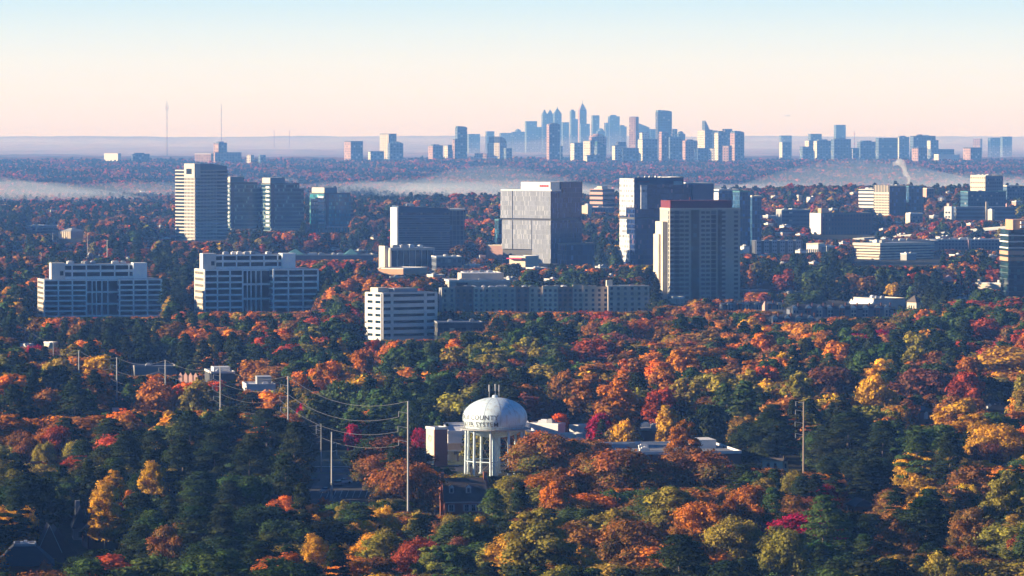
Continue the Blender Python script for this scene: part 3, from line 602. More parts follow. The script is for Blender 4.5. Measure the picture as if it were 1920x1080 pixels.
# ================================================================ middle distance office blocks
G1 = plain('green_black_office_glass', (.007, .024, .030), rough=.2, var=.5, spec=.2); WF = plain('pale_blue_grey_frame', (.88, .93, .94))
def terrace_office(name, label, xl, xc, xr, ytop, ym, yb, D, recess, right_from, nfl, pent, a=14):
    """stepped office block: main storeys with piers, a recessed glazed centre, a set-back penthouse"""
    b = B(name, label, xl, xc, xr, ytop, yb, D, a=a, depth=26); top = b.z(ym); W_ = b.w; r0, r1 = recess[0] * W_, recess[1] * W_
    n1 = max(1, round(r0 / 9)); banded(b, 0, 0, r0, b.d, 0, top, nfl, .70, WF, G1, pf=[i / n1 for i in range(n1 + 1)], pl=[0, 1], pt=.9)
    banded(b, r0 + .01, 3.2, r1 - .01, b.d - .3, 0, top - .3, nfl // 2, .86, WF, G1, pf=[.2, .33, .5, .68], pt=.7)
    n2 = max(1, round((W_ - r1) / 9)); banded(b, r1, right_from, W_, b.d + 1, 0, top, nfl, .70, WF, G1, pf=[i / n2 for i in range(n2 + 1)], pt=.9)
    p0, p1 = pent[0] * W_, pent[1] * W_; h2 = b.h
    banded(b, p0, 6, p1, b.d - 4, top + .9, h2, 2, .62, WF, G1, pf=[i / 6 for i in range(7)], pt=.8, inset=.5)
    b.box('stair_tower', p0 - 4, 5, top + .86, p0 + 4, 13, h2 + 1.6, M['white']); b.box('stair_tower', p1 - 6, 4, top + .86, p1 + 2, 13, h2 + 1.4, WF)
    b.box('stair_window', p0 + 1.0, 4.9, top + 3, p0 + 3, 5.2, top + 5.5, M['win']); b.units(7, D, x0=p0 + 6, x1=p1 - 8, y0=8, y1=18, h=h2 + .8, sz=(2, 4))
    # solid left end with small windows
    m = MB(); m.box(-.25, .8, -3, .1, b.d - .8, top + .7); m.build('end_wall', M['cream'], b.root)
    fh = top / nfl; windows(b, [(1.8 + (b.d - 3.6) * (i + .5) / 9, (k + .6) * fh) for k in range(nfl) for i in range(9)], 1.5, 1.5, M['win'], 'l', proud=.32, limit=90)
    return b
terrace_office('white_office_block', 'low white stepped office block nearest the left edge, half behind trees', 65, 83, 298, 499, 527, 598, 2640, (.36, .64), -1.5, 7, (.13, .86))
terrace_office('terraced_office_block', 'white stepped office block with lit punched end wall, right of the other white stepped block', 357, 384, 590, 481, 508, 588, 2680, (.34, .60), -4.5, 7, (.06, .80), a=17)
def corner_office():
    b = B('cream_office_block', 'small cream white office block with a sunlit end, left of the long apartments', 684, 717, 817, 552, 641, 2345, a=30, depth=None)
    n = 7; fh = b.h / n; b.box('core', .6, .6, -3, b.w - .6, b.d - .6, b.h - .3, G1); banded(b, 0, 0, b.w, b.d, 0, b.h, n, .42, M['white'], G1, pf=[0, .18, .80, 1], pl=[0, .06, .47, .53, .94, 1], pt=1.6)
    b.box('stair_tower', .8, b.d * .35, b.h, 7, b.d * .8, b.h + 3.2, M['cream']); b.box('plant_screen', 9, 4, b.h + .8, b.w * .72, b.d - 4, b.h + 2.8, M['grey']); b.units(3, 2, h=b.h + .8)
corner_office()
def apartments():
    b = B('apartment_block', 'very long five storey apartment block with beige, grey and brick bays and cluttered white roof', 819, 828, 1217, 541, 588, 2720, a=6, depth=20)
    fh = b.h / 5; tan = plain('tan_render', (.55, .44, .32)); rb = plain('rose_brick', (.30, .17, .13), scale=1.5, var=.3); cols = [tan, rb, M['cream'], tan, M['beige'], rb, tan, M['cream'], rb, M['beige'], tan, tan]
    x = 0; wl = []; r = random.Random(4); i = 0; m0 = MB(); m0.box(.2, .8, -3, b.w - .2, b.d, b.h, 0, 1); m0.build('body', [M['grey'], M['roofw']], b.root)
    while x < b.w - 3:
        w = r.choice([6, 8, 9, 11]); w = min(w, b.w - x); out = r.choice([0, -.9, -.4, 0]); m = MB(); m.box(x, out, -3, x + w - .02, .79, b.h + r.choice([.8, 1.4, .8, 2.0])); m.build('bay', cols[i % 12], b.root)
        k = max(1, int(w / 3))
        for f in range(5):
            for j in range(k): wl.append((x + w * (j + .5) / k, (f + .5) * fh, out))
        x += w; i += 1
    m = None; n = 0; rest = MB()
    for x, z, o in wl:
        if n < 100: m = MB(); m.box(x - .75, o - .05, z - .8, x + .75, o + .1, z + .8); m.build('window', M['win'], b.root)
        else: rest.box(x - .75, o - .05, z - .8, x + .75, o + .1, z + .8)
        n += 1
    struct(rest.build('window_rows', M['win'], b.root), 'stuff')
    b.units(16, 6, x1=b.w * .62, y0=2, sz=(1.5, 3.5)); b.box('roof_tower', b.w * .8, 2, b.h, b.w * .8 + 3.5, 6, b.h + 4.5, M['cream']); b.box('roof_screen', b.w * .86, 2, b.h, b.w * .97, 3, b.h + 1.8, M['white'])
    # right end stands forward and higher
    b.box('end_bay', b.w * .80, -5, -3, b.w, -1.0, b.h + 1.4, M['beige'], M['roofw']); z5 = (b.h + 1.4) / 5
    for f in range(5):
        for j in range(6): m = MB(); x = b.w * .80 + b.w * .2 * (j + .5) / 6; m.box(x - .8, -5.06, (f + .5) * z5 - .8, x + .8, -4.9, (f + .5) * z5 + .8); m.build('end_window', M['win'], b.root)
apartments()
def apartment_tower():
    b = B('apartment_tower', 'tall grey beige apartment tower with maroon crown and rows of dark windows', 1239, 1256, 1390, 392, 563, 2920, a=17, depth=None)
    n = 20; fh = (b.h - 1) / n; m = MB(); m.box(0, 0, -3, b.w, b.d, b.h, 0, 1); m.build('body', [plain('tower_beige_render', (.40, .385, .33)), M['roofg']], b.root)
    m = MB(); m.box(-3.2, b.d * .25, -3, 0, b.d - .5, b.h - 8); m.box(-4.6, b.d * .45, -3, -3.2, b.d - .8, b.h - 16); m.build('stair_wing', M['cream'], b.root)
    m = MB(); m.box(.4, .6, b.h, b.w * .88, b.d - .6, b.z(376)); m.box(b.w * .3, 3, b.z(376), b.w * .32, 3.6, b.z(376) + 2); m.build('crown', M['maroon'], b.root); b.parapet(M['cream'], ht=.6)
    spots = [(u, (k + .55) * fh) for k in range(n) for u in [b.w * q for q in (.03, .17, .24, .47, .54, .76, .94)]]; small = spots
    bays = [(u, (k + .55) * fh) for k in range(n) for u in (b.w * .10, b.w * .62)]
    windows(b, small, 2.7, 1.45, M['win'], limit=60); windows(b, bays, 3.4, 2.3, M['glassd'], name='loggia', limit=40, proud=.04)
    for x0, x1 in ((.30, .415), (.68, .735)):
        m = MB(); m.box(b.w * x0, -.25, 0, b.w * x1, -.003, b.h - .6); m.build('glazed_bay', glassm('tower_bay_glass', (.02, .05, .06), cw=2.6, ch=fh, line=.10, linecol=(.05, .07, .07)), b.root)
    windows(b, [(b.d * q, (k + .55) * fh) for k in range(n) for q in (.12,)], 1.6, 2.2, M['win'], 'l', name='side_window', limit=20)
    m = MB(); m.box(.1, -.5, 0, .9, -.003, b.h - 1); 
    b2 = B('entrance_pavilion', 'small sunlit portico at the foot of the apartment tower', 1262, 1274, 1284, 556, 577, 2860, a=50); b2.body(M['cream'], h=b2.h * .8); b2.parapet(M['white'], h=b2.h * .8, ht=.8); b2.box('column_row', -2.5, 0, -1, -1.5, b2.d, b2.h * .7, M['cream'])
apartment_tower()
def glass_slab():
    b = B('glass_office_slab', 'dark blue glass office slab with a sloping roof line and a pale left fin', 733, 747, 843, 386, 502, 3680, a=14, depth=24)
    gm = facade('slab_glass', (.09, .13, .19), (.010, .030, .070), 1.8, 3.9, .93, .62, blind_or_glint=(.16, .14, .13), pb=.12, gr=.1, ior=1.5)
    h2 = b.z(391); m = MB(); m.prism([(0, 0), (b.w, 0), (b.w, b.d), (0, b.d)], -3, h2 - 3, 0, 1)
    i = len(m.v); m.v += [(0, 0, h2 - 3), (b.w, 0, h2 - 3), (b.w, b.d, h2 - 3), (0, b.d, h2 - 3), (0, 0, b.h), (b.w, 0, h2), (b.w, b.d, h2), (0, b.d, b.h)]
    for q in ((0, 1, 5, 4), (1, 2, 6, 5), (2, 3, 7, 6), (3, 0, 4, 7), (4, 5, 6, 7)): m.f.append(tuple(i + j for j in q)); m.m.append(1 if q == (4, 5, 6, 7) else 2)
    m.build('glass_curtain', [gm, M['roofg'], plain('blue_metal_screen', (.05, .09, .15))], b.root)
    b.box('end_fin', -1.2, -.4, -3, -.02, b.d, b.h - 1.5, M['white']); n = 22; m = MB()
    for k in range(1, n): z = (h2 - 4) * k / n; m.box(.2, -.35, z, b.w, -.003, z + .9)
    m.build('sunshade', plain('blue_grey_louvre', (.16, .19, .24)), b.root)
    b.box('stair_core', b.w, 2, -3, b.fx(872, 747), b.d - 2, b.z(395), glassm('core_glass', (.02, .05, .09), cw=3, ch=4, line=.12, linecol=(.12, .15, .18))); b.box('roof_frame', b.w - 1, 0, b.z(394), b.fx(872, 747), b.d, b.z(391.5), M['white'])
    b.units(3, 3, x0=b.w * .1, x1=b.w * .5, h=h2 + 2, sz=(2, 4))
    c = B('lobby_block', 'low office block with cream end wall and dark column bays before the blue slab', 714, 732, 814, 465, 503, 3560, a=26, depth=None)
    c.box('body', .5, .5, -3, c.w - .5, c.d, c.h - 2, glassm('tinted_bay_glass', (.015, .035, .05), cw=2.5, ch=4, line=.05)); c.box('roof_slab', -.3, -.6, c.h - 2, c.w, c.d, c.h, M['conc'], M['roofw']); m = MB(); m.box(-.5, .4, -3, .48, c.d, c.h - 2.05); m.build('end_wall', M['cream'], c.root)
    for k in range(8): x = .6 + (c.w - 1.6) * k / 7; m = MB(); m.box(x - .35, -.5, -1, x + .35, .1, c.h - 2.02); m.build('column', M['conc'], c.root)
    c.units(5, 7, sz=(3, 7)); c.box('side_tower', -3, 4, -3, -.6, c.d - 2, c.h + 1.5, M['cream'])
    d = B('brick_podium', 'low brick podium wall sunlit on its left, under the lobby block', 706, 756, 800, 504, 517, 3440, a=60, depth=None); d.body(M['orange'], roof=M['roofg']); d.parapet(M['white'], ht=.5)
    e = B('loading_building', 'low blue building with pale roof edge right of the lobby block', 815, 818, 866, 482, 506, 3540, a=10, depth=24); e.body(facade('loading_facade', (.12, .14, .17), (.02, .03, .05), 4, 5, .6, .5), roof=M['roofw']); e.parapet(M['white'], ht=.6); e.units(4, 9)
glass_slab()
def screen_tower():
    b = B('screened_office_tower', 'bulky office tower with silver ribbed screens on the left and dark glass on the right', 939, 1034, 1092, 358, 497, 3750, a=52, depth=None)
    gl = glassm('deep_blue_curtain', (.004, .014, .070), rough=.12, cw=1.5, ch=4.1, line=.05, linecol=(.02, .03, .07)); rib = facade('ribbed_silver_screen', (.25, .28, .34), (.12, .14, .18), 1.2, 3.9, .36, .92, blind_or_glint=(.36, .39, .44), pb=.2, gr=.35, ior=1.5)
    zj0, zj1 = b.z(414), b.z(410); b.box('core', 1, 1, -3, b.w - 1, b.d - 1, b.h - .5, M['dgrey'], M['roofg'])
    m = MB(); m.box(0, 0, -3, b.w, .98, zj0); m.box(0, 0, zj1, b.w, .98, b.h); m.box(b.w - .98, .99, -3, b.w, b.d, b.h - .1); m.build('glass_curtain', gl, b.root)
    y1 = b.d * .76
    for nm, (ya, yb2, za, zb2) in {'upper_screen': (.4, y1 - .5, zj1, b.h), 'lower_screen': (.4, y1 * .50 - .4, -3, zj0), 'middle_screen': (y1 * .50 + .4, y1 - .5, b.z(468), zj0), 'rear_screen': (y1 + .4, b.d, zj1, b.h + .0), 'rear_lower_screen': (y1 + .4, b.d - 1.6, b.z(468), zj0)}.items():
        m = MB(); m.box(-.6, ya, za, 0.98, yb2, zb2); m.build(nm, rib, b.root)
    b.parapet(M['white'], ht=1.0)
    u = b.box('penthouse', -.1, b.d * .02, b.h, b.w * .98, b.d * .60, b.z(341.5), M['white'], M['roofw']); b.box('penthouse_front', b.w * .30, -.3, b.h - 6, b.w + .3, b.d * .018, b.z(341), gl)
    m = MB(); 
    for i in range(4): m.box(-.5, b.d * (.06 + .045 * i), b.z(350.5), -.11, b.d * (.06 + .045 * i) + 1.7, b.z(347))
    m.build('red_sign_lettering', M['redp'], b.root)
    p = B('podium', 'long low pink beige podium joined to the left foot of the screened tower', 912, 990, 1000, 461, 487, 3830, a=70, depth=None); p.body(M['pink'], roof=M['roofg']); p.parapet(M['cream'], ht=.6); p.units(3, 5, sz=(2, 5))
    q = B('blue_annex', 'low blue glass annex at the right foot of the screened tower', 1058, 1062, 1115, 458, 499, 3700, a=20, depth=20); q.body(glassm('annex_glass', (.012, .03, .09), cw=2, ch=4, line=.07)); q.parapet(M['dgrey'])
    r = B('shop_canopies', 'low pale shop with a bright crimson awning under the screened tower', 955, 985, 1010, 481, 497, 3640, a=55, depth=None); r.body(M['cream'], roof=M['roofw']); r.parapet(M['white'], ht=.5); r.box('awning', -4, 1, r.h - 2, -.05, r.d, r.h - 1.2, plain('crimson_awning', (.55, .02, .08)))
screen_tower()
def notched_tower():
    b = B('notched_glass_tower', 'long deep blue glass tower with white notched panels on its narrow sunlit end', 1164, 1190, 1282, 334, 500, 3720, a=20, depth=None)
    gl = facade('notched_blue_glass', (.022, .035, .085), (.010, .028, .10), 1.5, 4.1, .92, .70, blind_or_glint=(.30, .17, .22), pb=.06, gr=.14, ior=1.5); wp = facade('white_glass_panel', (.52, .54, .57), (.34, .37, .42), 2.0, 4.1, .86, .5, blind_or_glint=(.62, .62, .62), pb=.35, gr=.2, ior=1.6)
    zj = b.z(408); b.box('glass_body', 0, 0, -3, b.w, b.d, b.h, gl, M['roofg'])
    for nm, ya, yb2, za, zb2 in (('upper_panel', .3, b.d - .3, b.z(389), b.h - .4), ('middle_panel', b.d * .55, b.d - .3, zj + 1, b.z(389) - .02), ('lower_panel', b.d * .5, b.d - .3, b.z(440), zj - 1.5), ('foot_panel', b.d * .32, b.d - .3, b.z(492), b.z(440) - .02)):
        m = MB(); m.box(-.5, ya, za, -.003, yb2, zb2); m.build(nm, wp, b.root)
    m = MB(); x = b.fx(1200, 1190); m.box(x, -2.4, b.z(392), x + 5.2, -.003, b.z(347)); m.build('fin_panel', wp, b.root); b.box('crown_screen', 0, -.3, b.z(346), b.w + .2, -.003, b.h + .6, plain('deep_blue_metal', (.012, .035, .10)))
    m = MB()
    for i in range(7): m.box(2.4 + i * 1.5, -.5, b.z(341.8), 3.5 + i * 1.5, -.303, b.z(339.6))
    m.build('red_sign_lettering', plain('dark_red_sign', (.10, .01, .03)), b.root)
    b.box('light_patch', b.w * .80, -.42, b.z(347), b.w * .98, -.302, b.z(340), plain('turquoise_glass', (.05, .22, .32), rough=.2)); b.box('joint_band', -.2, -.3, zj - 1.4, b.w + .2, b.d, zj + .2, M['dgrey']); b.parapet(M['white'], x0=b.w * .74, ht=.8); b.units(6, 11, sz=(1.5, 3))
    x0, x1 = b.w + .01, b.fx(1340, 1190); b.box('glass_wing', x0, 3, -3, b.fx(1300, 1190), b.d, b.z(346), gl, M['roofg']); b.box('end_wing', b.fx(1300, 1190) + .01, -1, -3, x1, b.d, b.z(345), plain('smooth_blue_panel', (.016, .045, .13), rough=.25), M['roofg']); b.box('end_coping', b.fx(1312, 1190), -1.2, b.z(345), x1 + .2, b.d, b.z(345) + .8, M['white'])
notched_tower()
b = B('blue_slab_block', 'blue office block with pale left end behind the apartment tower roof', 1341, 1348, 1385, 357, 480, 4400, a=14, depth=22); b.body(glassm('slab_blue', (.015, .05, .11), cw=3, ch=4, line=.14, linecol=(.05, .09, .14))); b.parapet(M['white'], ht=1.2); b.box('end_wall', -.5, .4, 0, -.003, b.d - .4, b.h - 2, M['white']); b.units(3, 5)
b = B('tiered_blue_tower', 'tiered blue glass tower just right of the apartment tower', 1384, 1387, 1407, 360, 478, 4150, a=14, depth=22); gb = glassm('tier_blue', (.014, .06, .13), cw=2.5, ch=4, line=.18, linecol=(.04, .09, .15)); b.body(gb); b.parapet(M['teal'], ht=1)
b.box('sky_gap', -.3, -.3, b.z(410), b.w + .3, b.d, b.z(406), M['dgrey'])
b = B('tiered_blue_wing', 'lower blue glass wing on the right of the tiered blue tower', 1408, 1410, 1428, 369, 460, 4250, a=14, depth=22); b.body(gb); b.parapet(M['cream'], ht=1.2)
b = B('banded_pink_block', 'small pink and brown banded office block between the two big glass towers', 1106, 1130, 1154, 356, 392, 5150, a=48, depth=None); banded(b, 0, 0, b.w, b.d, 0, b.h, 6, .45, M['pink'], M['glassd'], inset=.5); b.box('plant_room', 3, 4, b.h, b.w - 8, b.d - 8, b.h + 4, M['cream']); b.units(5, 2, h=b.h + .8)
b = B('blue_low_block', 'low blue building under the small pink banded block', 1096, 1100, 1152, 389, 402, 4950, a=12, depth=22); b.body(facade('lowblue', (.06, .10, .15), (.02, .04, .08), 3, 4), roof=M['roofw']); b.units(2, 2)
b = B('sunlit_shed', 'small sunlit building touching the right side of the screened tower', 1090, 1102, 1110, 385, 398, 4700, a=55); b.body(M['cream'], roof=M['roofw']); b.units(2, 4)
b = B('teal_slip_tower', 'sliver of a teal blue block left of the screened tower', 933, 935, 942, 413, 462, 3950, a=14, depth=14); b.body(glassm('slip_teal', (.02, .07, .11), cw=3, ch=4, line=.12)); b.parapet(M['teal'])

def stripe_tower():
    b = B('striped_office_tower', 'tall office tower with cream and dark storey stripes, left of three glass towers', 325, 365, 425, 321, 456, 4560, a=40, depth=None)
    n = 20; fh = b.h / n; cr = plain('cream_stripe', (.50, .47, .42)); m = MB(); w1 = b.w * .66; d1 = b.d * .52
    for k in range(n + 1): z = k * fh; m.box(0, 0, z - (3 if k == 0 else 0), b.w, b.d, min(z + fh * .40, b.h + 1.2))
    nb = 7
    for i in range(nb + 1): y = .25 + (d1 - .5) * i / nb; m.box(.25, y - .5, -3, .8, y + .5, b.h)
    nf = 15
    for i in range(nf + 1): x = .4 + (w1 - .8) * i / nf; m.box(x - .14, .2, -3, x + .14, .7, b.h)
    m.build('wall', [cr], b.root); g = M['glassd']
    for k in range(n): gg = MB(); gg.box(.5, .5, k * fh + fh * .40, b.w - .5, b.d - .5, (k + 1) * fh); gg.build('window_band', g, b.root)
    b.box('portal_block', -.4, -.4, b.h - 6, w1 * .25, d1, b.h + 7.5, cr); b.box('portal_opening', -.55, d1 * .25, b.h - 3, .2, d1 * .78, b.h + 2.5, M['glassd'])
    m = MB(); nn = 12
    for i in range(nn):
        x0, x1 = w1 * .26 + (b.w * .98 - w1 * .26) * i / nn, w1 * .26 + (b.w * .98 - w1 * .26) * (i + 1) / nn; f = (i + .5) / nn; m.box(x0, 1.2, b.h + .3, x1 - .01, b.d * .7, b.h + 7.6 - 3.0 * f * f)
    m.build('roof_screen', plain('blue_grey_screen', (.20, .24, .28)), b.root)
stripe_tower()
TG = facade('teal_banded_glass', (.11, .17, .18), (.008, .035, .065), 1.7, 4.0, .94, .66, blind_or_glint=(.30, .42, .38), pb=.07, gr=.12, ior=1.55)
TG2 = facade('bluegreen_mirror_glass', (.03, .14, .17), (.015, .20, .26), 1.7, 4.0, .96, .74, blind_or_glint=(.30, .60, .55), pb=.14, gr=.10, ior=1.7)  # pale cells here are sun glints painted into the glass colour
def twin(name, label, xl, xc, xr, yt, yb, D, a=22, green=False):
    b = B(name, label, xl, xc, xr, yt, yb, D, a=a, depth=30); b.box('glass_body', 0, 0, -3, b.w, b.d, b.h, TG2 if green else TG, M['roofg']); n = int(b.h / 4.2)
    for k in range(2, n): m = MB(); m.box(-.6, 2, k * b.h / n, -.003, 13, k * b.h / n + 1.9); m.build('balcony_band', M['white'], b.root)
    b.box('dark_corner', .2, -.25, -3, b.w * .13, -.003, b.h, plain('corner_dark_glass', (.008, .018, .05), rough=.12)); b.box('plant_room', b.w * .05, 4, b.h, b.w * .55, b.d - 4, b.h + 6.5, plain('plant_screen_blue', (.13, .20, .24)), M['roofw']); b.box('plant_room_end', b.w * .02, 3, b.h, b.w * .05 - .01, b.d - 3, b.h + 6, M['cream']); b.parapet(M['dgrey'], ht=.8)
    b.box('slim_wing', b.w + .01, 5, -3, b.w * 1.22, b.d - 3, b.h - 5, TG, M['roofg']); m = MB()
    for k in range(8): x = b.w * (.1 + .85 * k / 7); m.box(x - .5, -2.2, 0, x + .5, -1.4, 5)
    m.box(0, -2.4, 5, b.w, -.1, 6.5); m.build('arcade', M['conc'], b.root)
twin('glass_tower', 'dark teal glass tower, the left of three beside the striped tower', 424, 432, 482, 343, 434, 4780); twin('glass_tower', 'dark teal glass tower, the middle of three beside the striped tower', 497, 507, 560, 345, 437, 4760)
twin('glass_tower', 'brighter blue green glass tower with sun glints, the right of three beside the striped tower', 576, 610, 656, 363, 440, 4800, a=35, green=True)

# ---------------------------------------------------------------- right side hospital district
b = B('cream_hospital_block', 'cream hospital block with sunlit punched windows and a dark blue glass front', 1642, 1668, 1701, 349, 408, 5000, a=38, depth=None)
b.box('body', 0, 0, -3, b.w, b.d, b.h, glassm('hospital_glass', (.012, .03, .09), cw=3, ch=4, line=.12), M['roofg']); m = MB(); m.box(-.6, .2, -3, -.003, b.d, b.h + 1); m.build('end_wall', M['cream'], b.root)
windows(b, [(b.d * (i + .5) / 10, b.h * (k + .6) / 12) for k in range(9) for i in range(10)], 1.6, 1.7, M['win'], 'l', proud=.66, limit=90); windows(b, [(b.d * (i + .5) / 10, b.h * .92) for i in range(10)], 1.5, 8, M['win'], 'l', proud=.66, name='tall_window'); b.parapet(M['cream']); b.units(3, 8)
c = B('hospital_wing', 'white banded wing on the left of the cream hospital block', 1611, 1638, 1645, 356, 395, 5080, a=55, depth=None); banded(c, 0, 0, c.w, c.d, 0, c.h, 7, .4, M['white'], M['win'], inset=.4); c.units(2, 1, h=c.h + .8)
d = B('hospital_rear_block', 'teal blue block behind the steam, joined right of the hospital', 1701, 1704, 1731, 350, 405, 5100, a=15, depth=24); d.body(glassm('hosp_rear', (.02, .06, .12), cw=3, ch=4, line=.16, linecol=(.05, .09, .14))); d.parapet(M['teal'])
e = B('sunlit_office_cube', 'small office cube with a sunlit pink end right of the hospital', 1730, 1738, 1752, 354, 371, 5150, a=30); e.body(facade('cube', (.15, .10, .09), (.03, .04, .06), 3, 4)); m = MB(); m.box(-.4, .2, 0, -.003, e.d, e.h); m.build('end_wall', M['pink'], e.root); e.parapet(M['cream'])
b = B('stepped_cream_tower', 'stepped tower with a sunlit cream end and blue punched front at the far right', 1823, 1848, 1884, 330, 396, 4950, a=40, depth=None)
fc = facade('stepped_front', (.13, .17, .22), (.02, .04, .08), 2.8, 3.7, .5, .5); b.body(fc); m = MB(); m.box(-.5, .2, 10, -.003, b.d, b.h); m.build('end_wall', M['cream'], b.root); b.parapet(M['cream']); windows(b, [(b.d * (i + .5) / 8, b.h * (k + .6) / 9) for k in range(4, 9) for i in range(8)], 1.5, 1.6, M['win'], 'l', proud=.56); b.units(4, 2)
c = B('blue_podium_block', 'broad dark blue block in front of the stepped cream tower', 1811, 1815, 1888, 360, 396, 4800, a=12, depth=26); c.body(facade('bluepod', (.035, .09, .14), (.012, .035, .07), 3, 4, .6, .5)); c.parapet(M['teal']); c.units(3, 6)
c = B('blue_edge_block', 'blue hospital building with dark trees above at the right edge', 1886, 1888, 1925, 349, 372, 5100, a=12, depth=24); c.body(facade('blueedge', (.07, .13, .20), (.02, .05, .09), 3, 4, .6, .5)); c.parapet(M['cream'])
b = B('dark_brick_block', 'broad dark brick block with a white striped end, right middle distance', 1523, 1541, 1640, 402, 452, 4500, a=20, depth=None)
b.body(facade('dark_brick_front', (.075, .035, .045), (.015, .025, .05), 3.3, 4.2, .42, .55, blind_or_glint=(.2, .2, .2), pb=.05)); b.parapet(M['dgrey'], ht=1.2)
for k in range(7): m = MB(); m.box(-.9, 1, b.h * (k + .25) / 7, -.003, b.d, b.h * (k + .25) / 7 + 3.2); m.build('white_band', M['white'], b.root)
b.box('stair_head', 1, 4, b.h, 9, 12, b.h + 6, M['orange'])
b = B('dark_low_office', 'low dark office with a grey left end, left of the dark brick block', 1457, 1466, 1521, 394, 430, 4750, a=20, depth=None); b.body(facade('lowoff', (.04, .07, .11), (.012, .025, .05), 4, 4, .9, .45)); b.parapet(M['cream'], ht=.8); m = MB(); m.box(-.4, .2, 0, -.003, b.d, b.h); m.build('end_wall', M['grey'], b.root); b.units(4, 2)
b = B('blue_townhouse_row', 'row of pale blue apartment bays with dark gaps, right of the apartment tower', 1412, 1416, 1506, 451, 478, 3980, a=8, depth=16); b.body(M['dgrey'], roof=M['roofw'])
for k in range(6): m = MB(); x = b.w * (k + .1) / 6; m.box(x, -1.2, -2, x + b.w * .105, -.003, b.h + .6); m.build('bay', plain('pale_blue_siding', (.20, .24, .32)), b.root)
windows(b, [(b.w * (k + .28 + j * .28) / 6, b.h * (f + .5) / 4) for k in range(6) for f in range(4) for j in range(2)], 1.1, 1.3, M['win'], proud=1.25)
b = B('white_gabled_flats', 'bright white flats with tall windows right of the blue bays', 1513, 1534, 1548, 458, 476, 3950, a=55, depth=None); b.body(M['white'], roof=M['roofw']); windows(b, [(b.d * (i + .5) / 6, b.h * .45) for i in range(6)], 1.3, 3.6, M['win'], 'l'); b.parapet(M['cream'])
b = B('striped_parking_deck', 'five level cream parking structure with a sunlit striped end', 1603, 1650, 1760, 461, 502, 3880, a=40, depth=None)
n = 5
for k in range(n): m = MB(); m.box(0, 0, b.h * k / n - (2 if k == 0 else 0), b.w, b.d, b.h * k / n + b.h * .115); m.build('deck', M['cream'], b.root)
m = MB()
for k in range(n): 
    for i in range(12): m.box(.6 + (b.w - 2) * i / 11, .4, b.h * k / n + b.h * .116, 1.2 + (b.w - 2) * i / 11, 1.0, b.h * (k + 1) / n)
m.box(2, 2, 0, b.w - 2, b.d - 2, b.h * .985); m.build('core', M['dgrey'], b.root); b.box('top_deck', -.1, -.1, b.h, b.w + .1, b.d, b.h + 2.2, M['cream'], M['roofg']); b.units(4, 3, h=b.h + 2.2, sz=(3, 6), x1=b.w * .4)
b = B('blue_warehouse', 'long low blue warehouse beside the striped parking structure', 1640, 1644, 1760, 452, 464, 4000, a=8, depth=30); b.body(plain('blue_cladding', (.06, .11, .17)), roof=M['roofg']); b.parapet(M['conc'], ht=.5); b.units(5, 3)
b = B('apartment_row', 'long low blue grey apartment row with white roof clutter before the viaduct', 1735, 1740, 1886, 450, 471, 4050, a=8, depth=20); b.body(facade('aptrow', (.10, .14, .19), (.02, .04, .07), 3, 3.2, .5, .5), roof=M['roofw']); b.parapet(M['white'], ht=.6); b.units(10, 3); m = MB(); m.box(b.w * .52, -2, -2, b.w * .55, 0, b.h); m.build('white_end', M['pink'], b.root)
b = B('white_hotel_end', 'small white four storey building end left of the parking deck by the viaduct', 1771, 1784, 1789, 387, 413, 4700, a=60); b.body(M['white']); windows(b, [(b.d * (.3 + .4 * i), b.h * (k + .6) / 5) for k in range(4) for i in range(2)], 2.2, 1.7, M['win'], 'l'); b.box('gable', 0, b.d * .35, b.h, 2, b.d * .65, b.h + 3, M['cream'])
b = B('long_parking_deck', 'long dark blue parking deck with thin storey lines above the viaduct', 1789, 1792, 1905, 391, 416, 4720, a=6, depth=34); n = 5
for k in range(n + 1): m = MB(); m.box(0, 0, b.h * k / n - .2, b.w, b.d, b.h * k / n + 1.5); m.build('deck', plain('deck_blue_grey', (.11, .15, .21)), b.root)
m = MB(); m.box(1, 1, -2, b.w - 1, b.d - 1, b.h); m.build('core', M['dgrey'], b.root); b.box('lift_tower', b.w * .5, -2, 0, b.w * .54, 0, b.h + 7, M['cream']); b.box('lift_tower', b.w * .88, 8, b.h, b.w * .91, 12, b.h + 5, M['pink'])
b = B('clinic_block', 'small clinic with a sunlit left end and lit windows between red trees', 1700, 1707, 1731, 401, 420, 4550, a=22); b.body(facade('clinic', (.16, .20, .26), (.03, .06, .10), 2.6, 3.6, .5, .5)); b.parapet(M['white']); m = MB(); m.box(-.4, .2, 0, -.003, b.d, b.h); m.build('end_wall', M['cream'], b.root); b.units(2, 2)
b = B('edge_tower', 'tall teal glass and beige tower cut by the right edge', 1888, 1890, 1945, 431, 560, 2960, a=6, depth=26); nb = 11
b.box('glass_body', .5, .5, -3, b.w, b.d, b.h, glassm('edge_glass', (.012, .045, .05), cw=2, ch=3.8, line=.10)); fh = b.h / nb
for k in range(nb):
    m = MB(); z = fh * k; m.box(0, 0, z, b.w + .1, b.d + .1, z + (2.4 if k in (6, 7) else .8)); m.build('floor_band', M['orange'] if k in (6, 7) else M['white'] if k > 7 else plain('dull_green_band', (.05, .08, .08)), b.root)
b.box('top_block', b.w * .2, 3, b.h, b.w, b.d, b.h + 6.5, M['orange']); windows(b, [(b.w * .5, b.h + 2), (b.w * .65, b.h + 2), (b.w * .5, b.h + 4.6), (b.w * .65, b.h + 4.6)], 2, 1.6, M['white'], proud=-2.9)
